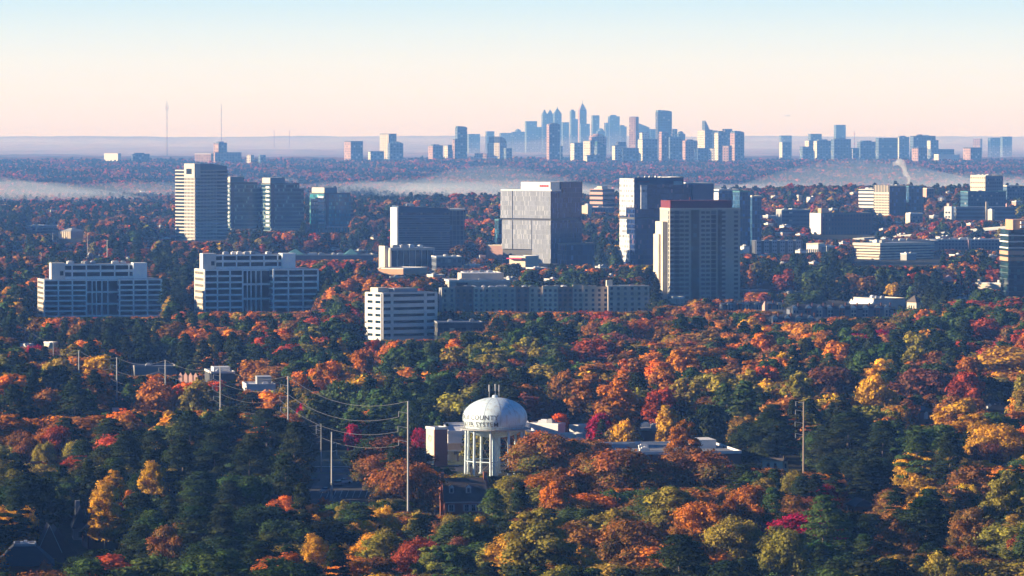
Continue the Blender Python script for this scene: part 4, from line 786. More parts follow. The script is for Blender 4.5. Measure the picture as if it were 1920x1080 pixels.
# elevated road
def viaduct():
    pts = [(1600, 449, 4300), (1680, 444, 4250), (1760, 437, 4200), (1840, 430, 4150), (1930, 423, 4100)]
    q = [P(a, c, d) for a, c, d in pts]; m = MB(); rl = MB()
    for A, Bq in zip(q, q[1:]):
        for mm, za, zb2, w0, w1 in ((m, -1.4, 0, -7, 7), (rl, 0, 1.0, -7.2, -6.9), (rl, 0, 1.0, 6.9, 7.2)):
            i = len(mm.v); mm.v += [(A.x, A.y + w0, A.z + za), (Bq.x, Bq.y + w0, Bq.z + za), (Bq.x, Bq.y + w1, Bq.z + za), (A.x, A.y + w1, A.z + za), (A.x, A.y + w0, A.z + zb2), (Bq.x, Bq.y + w0, Bq.z + zb2), (Bq.x, Bq.y + w1, Bq.z + zb2), (A.x, A.y + w1, A.z + zb2)]
            for f in ((0, 1, 5, 4), (1, 2, 6, 5), (2, 3, 7, 6), (3, 0, 4, 7), (4, 5, 6, 7), (3, 2, 1, 0)): mm.f.append(tuple(i + j for j in f)); mm.m.append(0)
    r = root('viaduct', 'pale elevated road climbing towards the right edge on columns', 'viaduct', (0, 0, 0)); m.build('road_deck', plain('viaduct_concrete', (.26, .30, .34)), r); rl.build('parapet', M['conc'], r)
    for k in range(14):
        f = k / 13 * 3.98; i = int(f); p = q[i].lerp(q[i + 1], f - i); z0 = gz(p.x, p.y); m = MB(); m.tube((p.x, p.y - 3, z0 - 1), (p.x, p.y - 3, p.z - 1.4), .8, n=8); m.tube((p.x, p.y + 3, z0 - 1), (p.x, p.y + 3, p.z - 1.4), .8, n=8); m.build('pier', M['grey'], r)
    protect(1690, 420, 1900, 447, 4100)
    for px, py, dd, w in ((1731, 424, 4215, 'leftmost'), (1803, 417, 4170, 'middle'), (1877, 413, 4130, 'rightmost')):
        p = P(px, py, dd); zb2 = np.interp(px, [a for a, _, _ in pts], [v.z for v in q]); o = root('street_lamp', f'curved street lamp on the viaduct, {w} of three', 'street lamp', (p.x, dd, float(zb2)), 0, 'street lamps on the viaduct'); h = p.z - zb2
        m = MB(); m.tube((0, 0, 0), (0, 0, h - 1.5), .25, .18, 6); m.tube((0, 0, h - 1.5), (-1.5, 0, h), .18, .15, 6); m.tube((-1.5, 0, h), (-4, 0, h), .15, .12, 6); m.build('post', M['steel'], o); m = MB(); m.box(-5.2, -.3, h - .25, -3.9, .3, h + .1); m.build('lamp_head', M['conc'], o)
viaduct()
# townhouses and small things in front of the right middle distance
def townhouses(label, px0, px1, py_t, py_b, D, n, seed):
    b = B('townhouse_row', label, px0, px0 + 3, px1, py_t, py_b, D, a=5, depth=13, prot=False); protect(px0, py_t, px1, py_b - 4, D); r = random.Random(seed); ez = b.h * .62; b.box('wall', 0, 0, -2, b.w, b.d, ez, plain('townhouse_siding', (.13, .15, .19)))
    m = MB(); m.gable(0, 0, b.w, b.d, ez, b.h, 'x', .5, 0, 1, 5); rf = m.build('roof', [M['slate'], M['grey']], b.root)
    for k in range(n):
        x = b.w * (k + .5) / n + r.uniform(-1, 1); w = b.w / n * .22; m = MB(); m.box(x - w, -1.3, -2, x + w, -.003, ez + .8); g = m.build('gable_bay', [M['grey'], M['brick'], M['beige']][k % 3], b.root); m = MB(); m.gable(x - w, -1.3, x + w, 5, ez + .8, b.h - .3, 'y', .3, 0, 1); m.build('gable_roof', [M['slate'], M['white']], g)
        m = MB(); m.box(x + w + 1, 3, ez + 1, x + w + 1.8, 4, b.h + .8); m.build('chimney', M['brick'], rf)
    windows(b, [(b.w * (k + .5 + j * .12) / n, ez * f) for k in range(n) for j in (-1, 1) for f in (.3, .75)], 1.0, 1.4, M['win'], proud=1.35)
townhouses('long row of dark roofed townhouses facing the wood at right', 1478, 1677, 571, 602, 2640, 9, 1); townhouses('row of dark roofed townhouses, left and nearer the apartment tower', 1352, 1470, 566, 590, 2760, 6, 2); townhouses('short dark roofed terrace below the apartment tower', 1440, 1530, 590, 612, 2500, 4, 3)
b = B('white_low_hall', 'long low white hall with a sunlit wall behind the townhouses', 1596, 1640, 1700, 561, 575, 2750, a=25, depth=None); b.body(M['white'], roof=M['roofw']); b.parapet(M['cream'], ht=.5); b.units(5, 3, sz=(1.5, 3))
b = B('chapel', 'cream chapel with a pointed hip roof right of the low white hall', 1702, 1718, 1730, 567, 582, 2720, a=40, depth=None); b.box('wall', 0, 0, -1, b.w, b.d, b.h, M['cream']); m = MB(); m.prism([(-.6, -.6), (b.w + .6, -.6), (b.w + .6, b.d + .6), (-.6, b.d + .6)], b.h, b.z(554), 0, 0, [(b.w * .48, b.d * .5), (b.w * .52, b.d * .5), (b.w * .52, b.d * .52), (b.w * .48, b.d * .52)]); m.build('roof', M['shingle'], b.root)
windows(b, [(b.d * q, b.h * .5) for q in (.25, .5, .75)], .9, 2.4, M['win'], 'l')
b = B('pyramid_roof_house', 'house with a sunlit pyramid gable poking out of dark trees at right', 1771, 1784, 1789, 523, 531, 3050, a=60); b.box('wall', 0, 0, -1, b.w, b.d, b.h, M['pink']); m = MB(); m.prism([(-.5, -.5), (b.w + .5, -.5), (b.w + .5, b.d + .5), (-.5, b.d + .5)], b.h, b.z(515.5), 0, 0, [(b.w * .5, b.d * .5)] * 4); m.build('roof', M['pink'], b.root)
b = B('stone_mansion', 'sunlit beige building with little roof turrets left of the edge tower', 1832, 1876, 1888, 532, 546, 2980, a=60, depth=None); b.body(M['cream'], roof=M['roofw']); b.parapet(M['white'], ht=.6); windows(b, [(b.d * (i + .5) / 7, b.h * .5) for i in range(7)], .9, 1.6, M['win'], 'l'); b.box('turret', 0, b.d * .85, b.h, 2.2, b.d * .93, b.h + 2.4, M['white']); b.box('turret', 0, b.d * .05, b.h, 2.2, b.d * .13, b.h + 2.4, M['white'])
b = B('tiny_spire', 'small pink church spire between the dark townhouse roofs', 1431, 1434, 1440, 574, 583, 2700, a=30, depth=3); b.box('tower', 0, 0, -1, b.w, b.d, b.h, M['pink']); m = MB(); m.prism([(0, 0), (b.w, 0), (b.w, b.d), (0, b.d)], b.h, b.z(564), 0, 0, [(b.w / 2, b.d / 2)] * 4); m.build('spire', M['pink'], b.root)

# ---------------------------------------------------------------- left side
b = B('glass_office_campus', 'low blue glass offices with white roof at the far left', 46, 60, 110, 424, 442, 5000, a=20, depth=None); b.body(facade('campus', (.20, .26, .30), (.02, .06, .10), 6, 4.2, .95, .5), roof=M['roofw']); b.parapet(M['white'], ht=.8); b.units(3, 2); b.box('sunlit_fin', b.w * .12, -3, 0, b.w * .14, 0, b.h + 3, M['cream'])
b = B('colonnaded_hall', 'beige colonnaded hall with a low hipped roof and sunlit left end', 110, 133, 158, 434, 458, 4650, a=42, depth=None); b.box('wall', 0, 0, -2, b.w, b.d, b.h, M['beige']); m = MB(); m.prism([(-1.5, -1.5), (b.w + 1.5, -1.5), (b.w + 1.5, b.d + 1.5), (-1.5, b.d + 1.5)], b.h, b.z(428), 0, 0, [(b.w * .4, b.d * .4), (b.w * .6, b.d * .4), (b.w * .6, b.d * .6), (b.w * .4, b.d * .6)]); m.build('roof', M['grey'], b.root)
for k in range(7): m = MB(); y = b.d * k / 6; m.box(-1.2, y - .6, -1, -.2, y + .6, b.h - .02); m.build('column', M['cream'], b.root)
b = B('low_shop', 'long low shop with a pale blue wall behind the wire poles', 247, 252, 330, 688, 706, 1900, a=8, depth=22); b.body(M['grey'], roof=M['roofg']); b.parapet(M['conc'], ht=.4); b.units(2, 6, sz=(1.2, 2.5))
b = B('gabled_shop_front', 'strip of shops with four jagged sunlit gables between the wire poles', 333, 372, 378, 705, 722, 1800, a=66, depth=None, prot=False); protect(333, 690, 374, 720, 1800); b.body(M['darkbrick'], roof=M['roofg'])
for k in range(4): 
    m = MB(); y0, y1 = b.d * (k + .05) / 4, b.d * (k + .8) / 4; m.face([(-.6, y1, 0), (-.6, y0, 0), (-.6, y0, b.h), (-.6, (y0 + y1) / 2, b.h + 1.3), (-.6, y1, b.h)]); m.face([(-.3, y0, 0), (-.3, y1, 0), (-.3, y1, b.h), (-.3, (y0 + y1) / 2, b.h + 1.3), (-.3, y0, b.h)]); m.face([(-.6, y0, b.h), (-.3, y0, b.h), (-.3, (y0 + y1) / 2, b.h + 1.3), (-.6, (y0 + y1) / 2, b.h + 1.3)]); m.face([(-.6, (y0 + y1) / 2, b.h + 1.3), (-.3, (y0 + y1) / 2, b.h + 1.3), (-.3, y1, b.h), (-.6, y1, b.h)]); m.build('gable_front', M['pink'], b.root)
    m = MB(); m.box(-.7, y0 + .8, 0, -.61, y1 - .8, 2.6); m.build('shop_window', M['win'], b.root)
b = B('white_roofed_shop', 'low shop with bright white stepped roof left of the third wire pole', 390, 396, 440, 699, 716, 1830, a=10, depth=24); b.body(M['dgrey'], roof=M['roofw']); b.parapet(M['white'], ht=.5); b.box('roof_step', b.w * .2, 8, b.h, b.w * .9, 18, b.h + 1.8, M['white'], M['roofw']); b.units(2, 6, sz=(1.2, 2.5))
b = B('white_service_block', 'white service block with a square blue plant box left of the fourth pole', 457, 462, 516, 722, 736, 1760, a=8, depth=18); b.body(M['white'], roof=M['roofw']); b.parapet(M['white'], ht=.4); b.box('plant_box', b.w * .4, 4, b.h, b.w * .9, 12, b.h + 3, M['grey'], M['roofw']); b.units(3, 8, sz=(1, 2))
b = B('pavilion', 'small white pavilion beside the crimson tree near the left edge', 49, 52, 62, 646, 656, 2080, a=30, depth=8); b.body(M['white'], roof=M['roofw']); b.parapet(M['white'], ht=.4)
b = B('kiosk', 'small cream kiosk at the left foot of the short thin pole', 96, 99, 108, 643, 656, 2080, a=40, depth=7); b.body(M['cream'], roof=M['roofw']); b.parapet(M['white'], ht=.4)
b = B('delivery_van', 'pale box van parked under yellow trees by the left road', 208, 210, 228, 765, 773, 1640, a=6, depth=2.4, cat='van'); b.box('cargo_box', 0, 0, .6, b.w * .75, b.d, max(2.8, b.h), M['white']); b.box('cab', b.w * .76, .1, .5, b.w, b.d - .1, 2.1, M['white']); b.box('windscreen', b.w * .90, .05, 1.3, b.w * .97, b.d - .05, 1.9, M['win'])
for x in (.15, .85): m = MB(); m.tube((b.w * x, -.1, .45), (b.w * x, b.d + .1, .45), .45, n=12); m.build('wheel', M['black'], b.root)
# mall with pyramid skylights
b = B('shopping_mall', 'long low shopping mall roofs beyond the white stepped blocks', 470, 478, 700, 479, 491, 3760, a=5, depth=30); b.body(plain('mall_wall', (.17, .15, .17)), roof=M['roofg']); b.parapet(M['conc'], ht=.6); b.units(12, 3, sz=(2, 6))
for px, w, lab in ((555, 8, 'l'), (660, 6, 'r')):
    m = MB(); x = b.fx(px, 478); m.prism([(x - w, 6), (x + w, 6), (x + w, 30), (x - w, 30)], b.h + .02, b.h + 5, 0, 0, [(x, 18)] * 4); m.build('pyramid_skylight', M['teal'], b.root)
b = B('domed_mall_court', 'low mall wing with a pale vaulted roof behind the terraced block', 430, 434, 472, 478, 490, 3780, a=6, depth=30); b.body(M['grey'], roof=M['roofg']); m = MB(); m.lathe([(9, 0), (8, 1.2), (5, 2.2), (2, 2.7), (0, 2.8)], 20, (16, 14, b.h)); m.build('dome', M['conc'], b.root, smooth=True)
b = B('white_roof_store', 'store with large white flat roofs behind the long apartment block', 836, 842, 956, 527, 545, 2950, a=8, depth=36); b.body(M['beige'], roof=M['roofw']); b.parapet(M['white'], ht=.7); b.units(10, 3, sz=(1.5, 4)); b.box('glass_entrance', b.w * .12, -1.5, -1, b.w * .30, -.003, b.h - 1, M['glassd']); b.box('upper_store', b.w * .25, 14, b.h, b.w * .95, 34, b.h + 4.5, M['beige'], M['roofw'])
windows(b, [(b.w * (.4 + .055 * i), b.h * .55) for i in range(11)], 2.0, 1.6, M['win'])
b = B('rooftop_store', 'second white roofed store behind the first, under the screened tower', 868, 873, 940, 513, 525, 3200, a=8, depth=40); b.body(M['grey'], roof=M['roofw']); b.parapet(M['white'], ht=.8); b.units(9, 5, sz=(1.5, 4))
b = B('dark_low_offices', 'long dark low office in the wood right of the cream office block', 814, 820, 905, 605, 625, 2330, a=6, depth=20); b.body(facade('lowwood', (.05, .06, .065), (.02, .03, .035), 3, 4, .8, .5, blind_or_glint=(.5, .42, .30), pb=.25)); b.parapet(M['grey'], ht=.4); b.units(4, 5, sz=(1.2, 2.4))
# scattered low buildings: each with its own words
LOW = [(1385, 398, 14, 6, 4600, 'cream', 'cream shed at the right shoulder of the apartment tower'), (1416, 435, 26, 7, 4300, 'white', 'white angular canopy building left of the low dark office'), (1440, 420, 16, 6, 4500, 'cream', 'little cream store above the white canopy building'), (1470, 423, 22, 4, 4450, 'white', 'white roofed shed under the low dark office'),
 (1467, 437, 38, 8, 4250, 'pink', 'long pink grey warehouse above the blue bays'), (1452, 368, 14, 7, 5350, 'cream', 'cream house on the far ridge, the left of the ridge houses'), (1497, 367, 10, 12, 5300, 'cream', 'narrow cream ridge building with three storeys'), (1519, 370, 16, 12, 5280, 'white', 'white jagged ridge building right of the narrow cream one'),
 (1600, 362, 14, 5, 5350, 'pink', 'pink ridge roof left of the hospital wing'), (1500, 470, 20, 5, 3900, 'white', 'white shed at the left of the white flats'), (1525, 493, 18, 7, 3500, 'pink', 'small pink block in dark trees under the white flats'), (1468, 494, 16, 4, 3600, 'white', 'thin white roof in the dark trees at right'),
 (1655, 430, 16, 6, 4500, 'pink', 'small pink store under the clinic'), (1820, 420, 12, 6, 4450, 'pink', 'pink kiosk under the long parking deck'), (1766, 444, 30, 5, 4150, 'white', 'white low roofs along the foot of the viaduct'), (1800, 560, 24, 5, 2900, 'grey', 'grey flat roof in the trees left of the stone mansion'),
 (1905, 378, 20, 6, 4900, 'pink', 'pink roofed building at the right edge above the deck'), (1860, 394, 8, 6, 4600, 'cream', 'cream stair tower standing on the long parking deck'), (600, 484, 24, 6, 4100, 'grey', 'grey mall outbuilding left of the right skylight'), (690, 478, 26, 6, 4200, 'cream', 'cream mall outbuilding near the lobby block'),
 (625, 466, 18, 5, 4400, 'white', 'white roof behind the mall, under the brighter glass tower'), (672, 470, 20, 6, 4350, 'orange', 'orange brown low house left of the lobby block'), (300, 424, 14, 6, 4850, 'white', 'white house left of the striped tower, upper'), (306, 447, 20, 6, 4600, 'maroon', 'maroon roofed house at the left foot of the striped tower'),
 (290, 418, 10, 4, 4950, 'white', 'tiny white roof left of the striped tower, highest'), (168, 477, 8, 9, 4300, 'cream', 'cream house with red trees above the left white block'), (186, 481, 10, 5, 4250, 'white', 'pale house right of the cream house'), (240, 485, 10, 4, 4200, 'white', 'tiny white shed by the far left road'),
 (880, 497, 30, 8, 3700, 'pink', 'pink low wing under the podium'), (1125, 500, 24, 6, 3700, 'white', 'white tents right of the blue annex'), (1000, 503, 40, 5, 3600, 'teal', 'teal fairground style row under the crimson awning'), (740, 520, 26, 8, 3300, 'orange', 'orange brick annex above the cream office block'), (812, 516, 34, 7, 3300, 'cream', 'sunlit cream car ramp left of the stores'),
 (955, 522, 26, 6, 3150, 'white', 'white shed right of the stores'), (1030, 524, 30, 5, 3150, 'grey', 'grey shed among trees behind the long apartments'), (1146, 517, 14, 6, 3250, 'cream', 'cream cottage left of the apartment tower'), (1560, 578, 14, 5, 2900, 'white', 'white cottage above the townhouses'), (1405, 545, 60, 5, 3100, 'grey', 'long grey roof right of the apartment tower foot'),
 (1480, 548, 40, 5, 3050, 'white', 'long white roof between round orange trees'), (1440, 405, 26, 7, 4700, 'grey', 'grey flat block just right of the apartment tower shoulder'), (1425, 392, 12, 5, 5000, 'cream', 'cream stub of a building on the wooded slope'), (1560, 392, 18, 6, 5000, 'grey', 'grey block over the roof of the dark brick block'), (1590, 384, 12, 5, 5150, 'cream', 'little cream block uphill of the dark brick block'),
 (1680, 417, 18, 8, 4600, 'grey', 'grey store between the hospital and the clinic'), (1750, 405, 16, 7, 4700, 'grey', 'grey store between the clinic and the white hotel end'), (1765, 372, 14, 7, 5150, 'cream', 'cream block in trees right of the office cube'), (1780, 360, 10, 5, 5350, 'white', 'white house on the ridge before the stepped tower'),
 (1690, 440, 22, 6, 4300, 'white', 'white shed under the left end of the viaduct'), (1660, 447, 16, 5, 4200, 'grey', 'grey shed left of the viaduct foot'), (1700, 476, 30, 6, 3850, 'grey', 'grey deck building right of the striped parking structure'), (1790, 478, 26, 6, 3900, 'pink', 'pink row building behind red trees below the viaduct'),
 (1860, 480, 20, 6, 3850, 'cream', 'cream row end left of the edge tower'), (1395, 462, 16, 8, 3950, 'white', 'white stub at the right flank of the apartment tower, low'), (1550, 462, 30, 7, 3950, 'grey', 'grey shed right of the white flats'), (1580, 455, 20, 6, 4050, 'white', 'white store under the dark brick block'),
 (1405, 410, 18, 8, 4600, 'teal', 'teal block beside the tiered blue wing'), (1500, 440, 14, 5, 4200, 'cream', 'cream unit on the pink grey warehouse side'), (1430, 480, 14, 5, 3800, 'grey', 'grey roof in trees under the blue bays'), (1730, 430, 10, 5, 4450, 'white', 'white kiosk behind the viaduct, left lamp'),
 (900, 480, 16, 6, 3900, 'grey', 'grey shed left of the podium'), (700, 443, 14, 9, 4500, 'cream', 'cream house between the glass towers and the slab'), (130, 470, 14, 5, 4300, 'grey', 'grey roof left of the cream house on the left'), (30, 470, 20, 6, 4400, 'grey', 'grey shed at the left edge in the purple wood'), (275, 466, 14, 5, 4400, 'cream', 'cream roof below the maroon roofed house'),
 (95, 395, 14, 6, 5500, 'cream', 'cream building just showing on the left ridge'), (265, 358, 10, 5, 8200, 'white', 'tiny white roof in the foggy wood at left')]
for x, y, w, h, D, mt, lab in LOW:
    D = min(D, 902000 / (y + h - HOR)) if D < 6000 else D
    b = B('low_building', lab, x - w * .35, x, x + w * .65, y, y + h, D, a=38, depth=None); b.body(M[mt], roof=M['roofw'] if mt in ('white', 'cream', 'teal') else M['roofg']); b.parapet(M['white'] if mt != 'white' else M['grey'], ht=.5)
    if D < 6000: b.units(2, int(x), sz=(1.5, 3))
# ================================================================ far skylines
fB = facade('sky_blue', (.09, .13, .19), (.02, .04, .07), 9, 8, .6, .55, pb=.06); fD = facade('sky_dark', (.05, .06, .09), (.012, .02, .04), 8, 8, .6, .6, pb=.05)
fP = facade('sky_pink', (.30, .20, .19), (.09, .06, .07), 8, 7, .5, .5, pb=.1); fC = facade('sky_cream', (.52, .49, .44), (.14, .13, .13), 8, 7, .5, .45, pb=.2); fT = facade('sky_teal', (.05, .13, .16), (.015, .06, .09), 8, 8, .85, .7, pb=.06)
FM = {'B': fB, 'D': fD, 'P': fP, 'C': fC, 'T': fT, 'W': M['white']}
# xl, xc, xr, ytop, ybase, distance, front/left letters, crown, label
SKY = [
 (985, 987, 1007, 228, 292, 21600, 'BB', 'flat', 'broad flat topped downtown tower at the left end of the tallest cluster'), (1005, 1006, 1018, 239, 292, 21700, 'BB', 'flat', 'low blue block filling the gap right of the broad flat topped tower'),
 (1016, 1018, 1037, 213, 292, 21600, 'BB', 'twin', 'downtown tower with two little crowns side by side'), (1038, 1040, 1053, 213, 292, 21500, 'BB', 'peak', 'downtown tower with a steep gabled peak right of the twin crowned one'),
 (1053, 1055, 1067, 230, 292, 21800, 'BB', 'flat', 'pale blue block right of the peaked tower'), (1069, 1071, 1079, 209, 292, 21700, 'BB', 'step', 'slender downtown tower left of the spired one'), (1078, 1079, 1084, 224, 292, 21900, 'BB', 'flat', 'low sliver left of the spired tower'),
 (1083, 1087, 1100, 206, 292, 21400, 'DP', 'spire', 'tallest downtown tower with a pyramid and needle spire'), (1088, 1089, 1106, 233, 292, 21000, 'BB', 'flat', 'low block at the foot of the spired tower'), (1110, 1112, 1124, 217, 292, 21600, 'DB', 'flat', 'plain dark downtown slab right of the spired tower'),
 (1135, 1136, 1143, 231, 292, 21700, 'BB', 'flat', 'small block left of the wide blue slab'), (1120, 1121, 1135, 246, 292, 20500, 'BB', 'dome', 'pale low dome between the plain dark slab and the wide blue slab'), (1142, 1143, 1162, 219, 292, 21600, 'BB', 'step', 'wide blue downtown slab with a stepped foot'),
 (1162, 1163, 1175, 238, 292, 21700, 'BB', 'step', 'low stepped block right of the wide blue slab'), (1197, 1198, 1218, 239, 280, 20000, 'BB', 'slope', 'hazy tower with a sloping top right of the narrow orange tower'), (1219, 1220, 1233, 243, 280, 20000, 'BB', 'flat', 'hazy block left of the big curved tower'),
 (960, 961, 984, 247, 292, 21500, 'BB', 'dome', 'hazy low hall with a small dome left of downtown'), (938, 939, 960, 250, 290, 21500, 'BB', 'flat', 'hazy low block left of the small domed hall'), (912, 913, 927, 247, 285, 20500, 'BB', 'flat', 'hazy block peeping behind the curved cream tower'), (878, 879, 900, 252, 285, 20500, 'BB', 'flat', 'hazy block right of the tall dark teal tower'),
 (1027, 1030, 1050, 233, 302, 13200, 'DP', 'cap', 'tall dark tower with a rounded cap in front of downtown'), (1050, 1051, 1055, 275, 302, 13300, 'BB', 'flat', 'narrow annex right of the rounded cap tower'), (1070, 1077, 1094, 269, 303, 12900, 'BC', 'flat', 'blue block with a sunlit cream end right of the rounded cap tower'),
 (1094, 1107, 1121, 265, 303, 12800, 'BC', 'flat', 'cream ended block left of the drum topped tower'), (1107, 1109, 1137, 256, 300, 13300, 'PP', 'drum', 'reddish tower with a round drum top'), (1119, 1120, 1136, 273, 302, 12700, 'TB', 'slope', 'teal block with an angled white edge before the drum topped tower'),
 (1099, 1101, 1134, 292, 305, 12500, 'BC', 'flat', 'low blue block under the drum topped tower'), (1149, 1153, 1175, 274, 302, 13000, 'CC', 'dtop', 'cream block with a dark cap left of the narrow orange tower'), (1166, 1168, 1198, 279, 303, 12700, 'BB', 'flat', 'blue block in front of the cream block with a dark cap'),
 (1180, 1192, 1198, 220, 292, 14500, 'DP', 'flat', 'narrow tower with a broad sunlit orange side'), (1202, 1204, 1217, 249, 290, 14300, 'CC', 'needle', 'white block with a dark needle roof'), (1197, 1205, 1233, 262, 302, 12800, 'BC', 'flat', 'blue block with a sunlit banded strip at its left edge'),
 (1232, 1234, 1260, 210, 285, 15000, 'TD', 'curve', 'big blue tower with a curved glass top'), (1236, 1241, 1254, 250, 302, 12900, 'DP', 'ptop', 'slim tower with a pink sunlit strip before the curved tower'), (1255, 1256, 1281, 258, 302, 13500, 'BB', 'flat', 'plain blue block right of the curved tower'),
 (1264, 1265, 1270, 243, 290, 15000, 'BB', 'flat', 'thin chimney like tower right of the curved tower'), (1270, 1272, 1285, 251, 285, 16000, 'BB', 'dome', 'round topped hazy block right of the thin tower'), (1282, 1285, 1308, 265, 302, 13200, 'PP', 'step', 'pinkish blue stepped block'), (1306, 1308, 1328, 279, 303, 12900, 'BB', 'flat', 'low blue block right of the pinkish stepped block'),
 (1308, 1322, 1337, 244, 292, 14200, 'BC', 'fin', 'white sided tower with a tall blade roof'), (1336, 1337, 1345, 246, 295, 14600, 'BB', 'flat', 'hazy sliver right of the blade roofed tower'), (1328, 1338, 1340, 280, 303, 12900, 'CC', 'flat', 'small cream block under the blade roofed tower'), (1340, 1347, 1361, 249, 302, 13000, 'BC', 'step', 'blue tower with a striped white left side'),
 (1358, 1359, 1373, 243, 295, 14200, 'BP', 'flat', 'hazy pink topped tower right of the striped one'), (1370, 1378, 1396, 249, 303, 12950, 'BP', 'curve', 'rounded blue tower at the right end of the cluster'), (1355, 1366, 1373, 275, 303, 12600, 'PP', 'flat', 'low pink block before the rounded blue tower'),
 (645, 658, 680, 266, 299, 13300, 'DP', 'flat', 'slab with sunlit pink end and blue front, leftmost of the mid horizon towers'), (712, 729, 743, 252, 297, 13500, 'BC', 'flat', 'cream banded tower with a blue side, left horizon group'), (729, 731, 756, 269, 301, 13100, 'BB', 'peak2', 'blue block with a low peak before the cream banded tower'), (690, 695, 720, 285, 299, 13400, 'BC', 'flat', 'low blue block with cream end left of the cream banded tower'),
 (803, 812, 830, 274, 299, 13300, 'BP', 'step', 'stepped pink block in the left horizon group'), (832, 840, 848, 273, 298, 13400, 'BC', 'flat', 'pale ribbed block left of the tall dark teal tower'), (848, 853, 858, 262, 299, 13300, 'BP', 'flat', 'narrow pink block at the left side of the tall dark teal tower'), (855, 858, 876, 240, 299, 13300, 'TB', 'curve', 'tall dark teal tower standing alone left of downtown'),
 (890, 912, 916, 289, 299, 13300, 'PP', 'flat', 'long low pink building left of the curved cream tower'), (914, 937, 950, 268, 299, 13300, 'BC', 'arch', 'cream tower with a curved shoulder and dark glass top'), (948, 949, 960, 279, 299, 13250, 'BB', 'flat', 'low blue block right of the curved cream tower'),
 (1463, 1467, 1484, 267, 288, 14500, 'BC', 'flat', 'blue block with a cream strip alone right of the cluster'), (1464, 1465, 1485, 255, 280, 20000, 'BB', 'flat', 'hazy block behind the lone cream strip block'), (1510, 1517, 1528, 264, 288, 14300, 'BC', 'flat', 'block with three cream strips, right horizon group'), (1527, 1532, 1562, 265, 290, 14200, 'BC', 'step', 'wide blue block with cream fins, right horizon group'), (1519, 1520, 1541, 252, 282, 17000, 'BB', 'flat', 'flat topped hazy tower, right horizon group'),
 (1503, 1505, 1518, 276, 290, 14000, 'BB', 'flat', 'low dark block left of the cream strips'), (1566, 1568, 1586, 235, 285, 19000, 'DB', 'flat', 'lone tapered blue tower, the tallest at right'), (1562, 1564, 1596, 262, 296, 13500, 'BB', 'step', 'blue block at the foot of the lone tapered tower'), (1596, 1599, 1611, 279, 296, 13500, 'TC', 'flat', 'small teal block right of the lone tapered tower'),
 (1611, 1613, 1645, 267, 294, 13900, 'BB', 'step', 'broad blue block centre of the right horizon group'), (1646, 1648, 1684, 260, 296, 13700, 'TB', 'flat', 'wide flat teal slab, right horizon group'), (1684, 1686, 1705, 258, 292, 14500, 'BC', 'step', 'blue tower right of the wide flat teal slab'), (1711, 1713, 1755, 256, 294, 13900, 'DB', 'clutter', 'broad dark tower with a cluttered roof, far right group'),
 (1741, 1745, 1760, 264, 285, 13600, 'BC', 'flat', 'striped cream and blue block on the right of the cluttered roof tower'), (1711, 1722, 1740, 278, 303, 12700, 'DP', 'flat', 'pink banded block below the cluttered roof tower'), (1744, 1746, 1790, 281, 298, 13300, 'BB', 'flat', 'long low blue block right of the pink banded block'), (1754, 1760, 1800, 291, 301, 12900, 'WC', 'flat', 'low white building right of the pink banded block'),
 (1808, 1820, 1842, 278, 300, 13000, 'DP', 'flat', 'dark blue block with pink end at the far right'), (1825, 1838, 1843, 261, 270, 18500, 'PP', 'flat', 'hazy pink block on the far right horizon'), (1855, 1857, 1876, 259, 270, 18500, 'BB', 'flat', 'hazy blue block, left of two on the far right horizon'), (1879, 1880, 1898, 257, 270, 19000, 'BB', 'flat', 'hazy blue block, right of two on the far right horizon'),
 (364, 396, 400, 289, 301, 12700, 'CP', 'flat', 'low pink striped block on the left horizon'), (400, 410, 425, 269, 292, 13200, 'BP', 'step', 'pink and blue tower above the low pink striped block'), (400, 403, 452, 287, 300, 12900, 'PP', 'flat', 'low pink wing right of the pink striped block'), (462, 470, 476, 292, 302, 12500, 'CC', 'flat', 'little white block right of the pink wing'),
 (194, 221, 226, 289, 302, 12600, 'WW', 'flat', 'white shed on the left horizon'), (247, 249, 280, 290, 300, 12700, 'DD', 'step', 'dark low block right of the white shed'), (486, 488, 498, 292, 300, 12700, 'BB', 'flat', 'small blue block right of the little white block')]
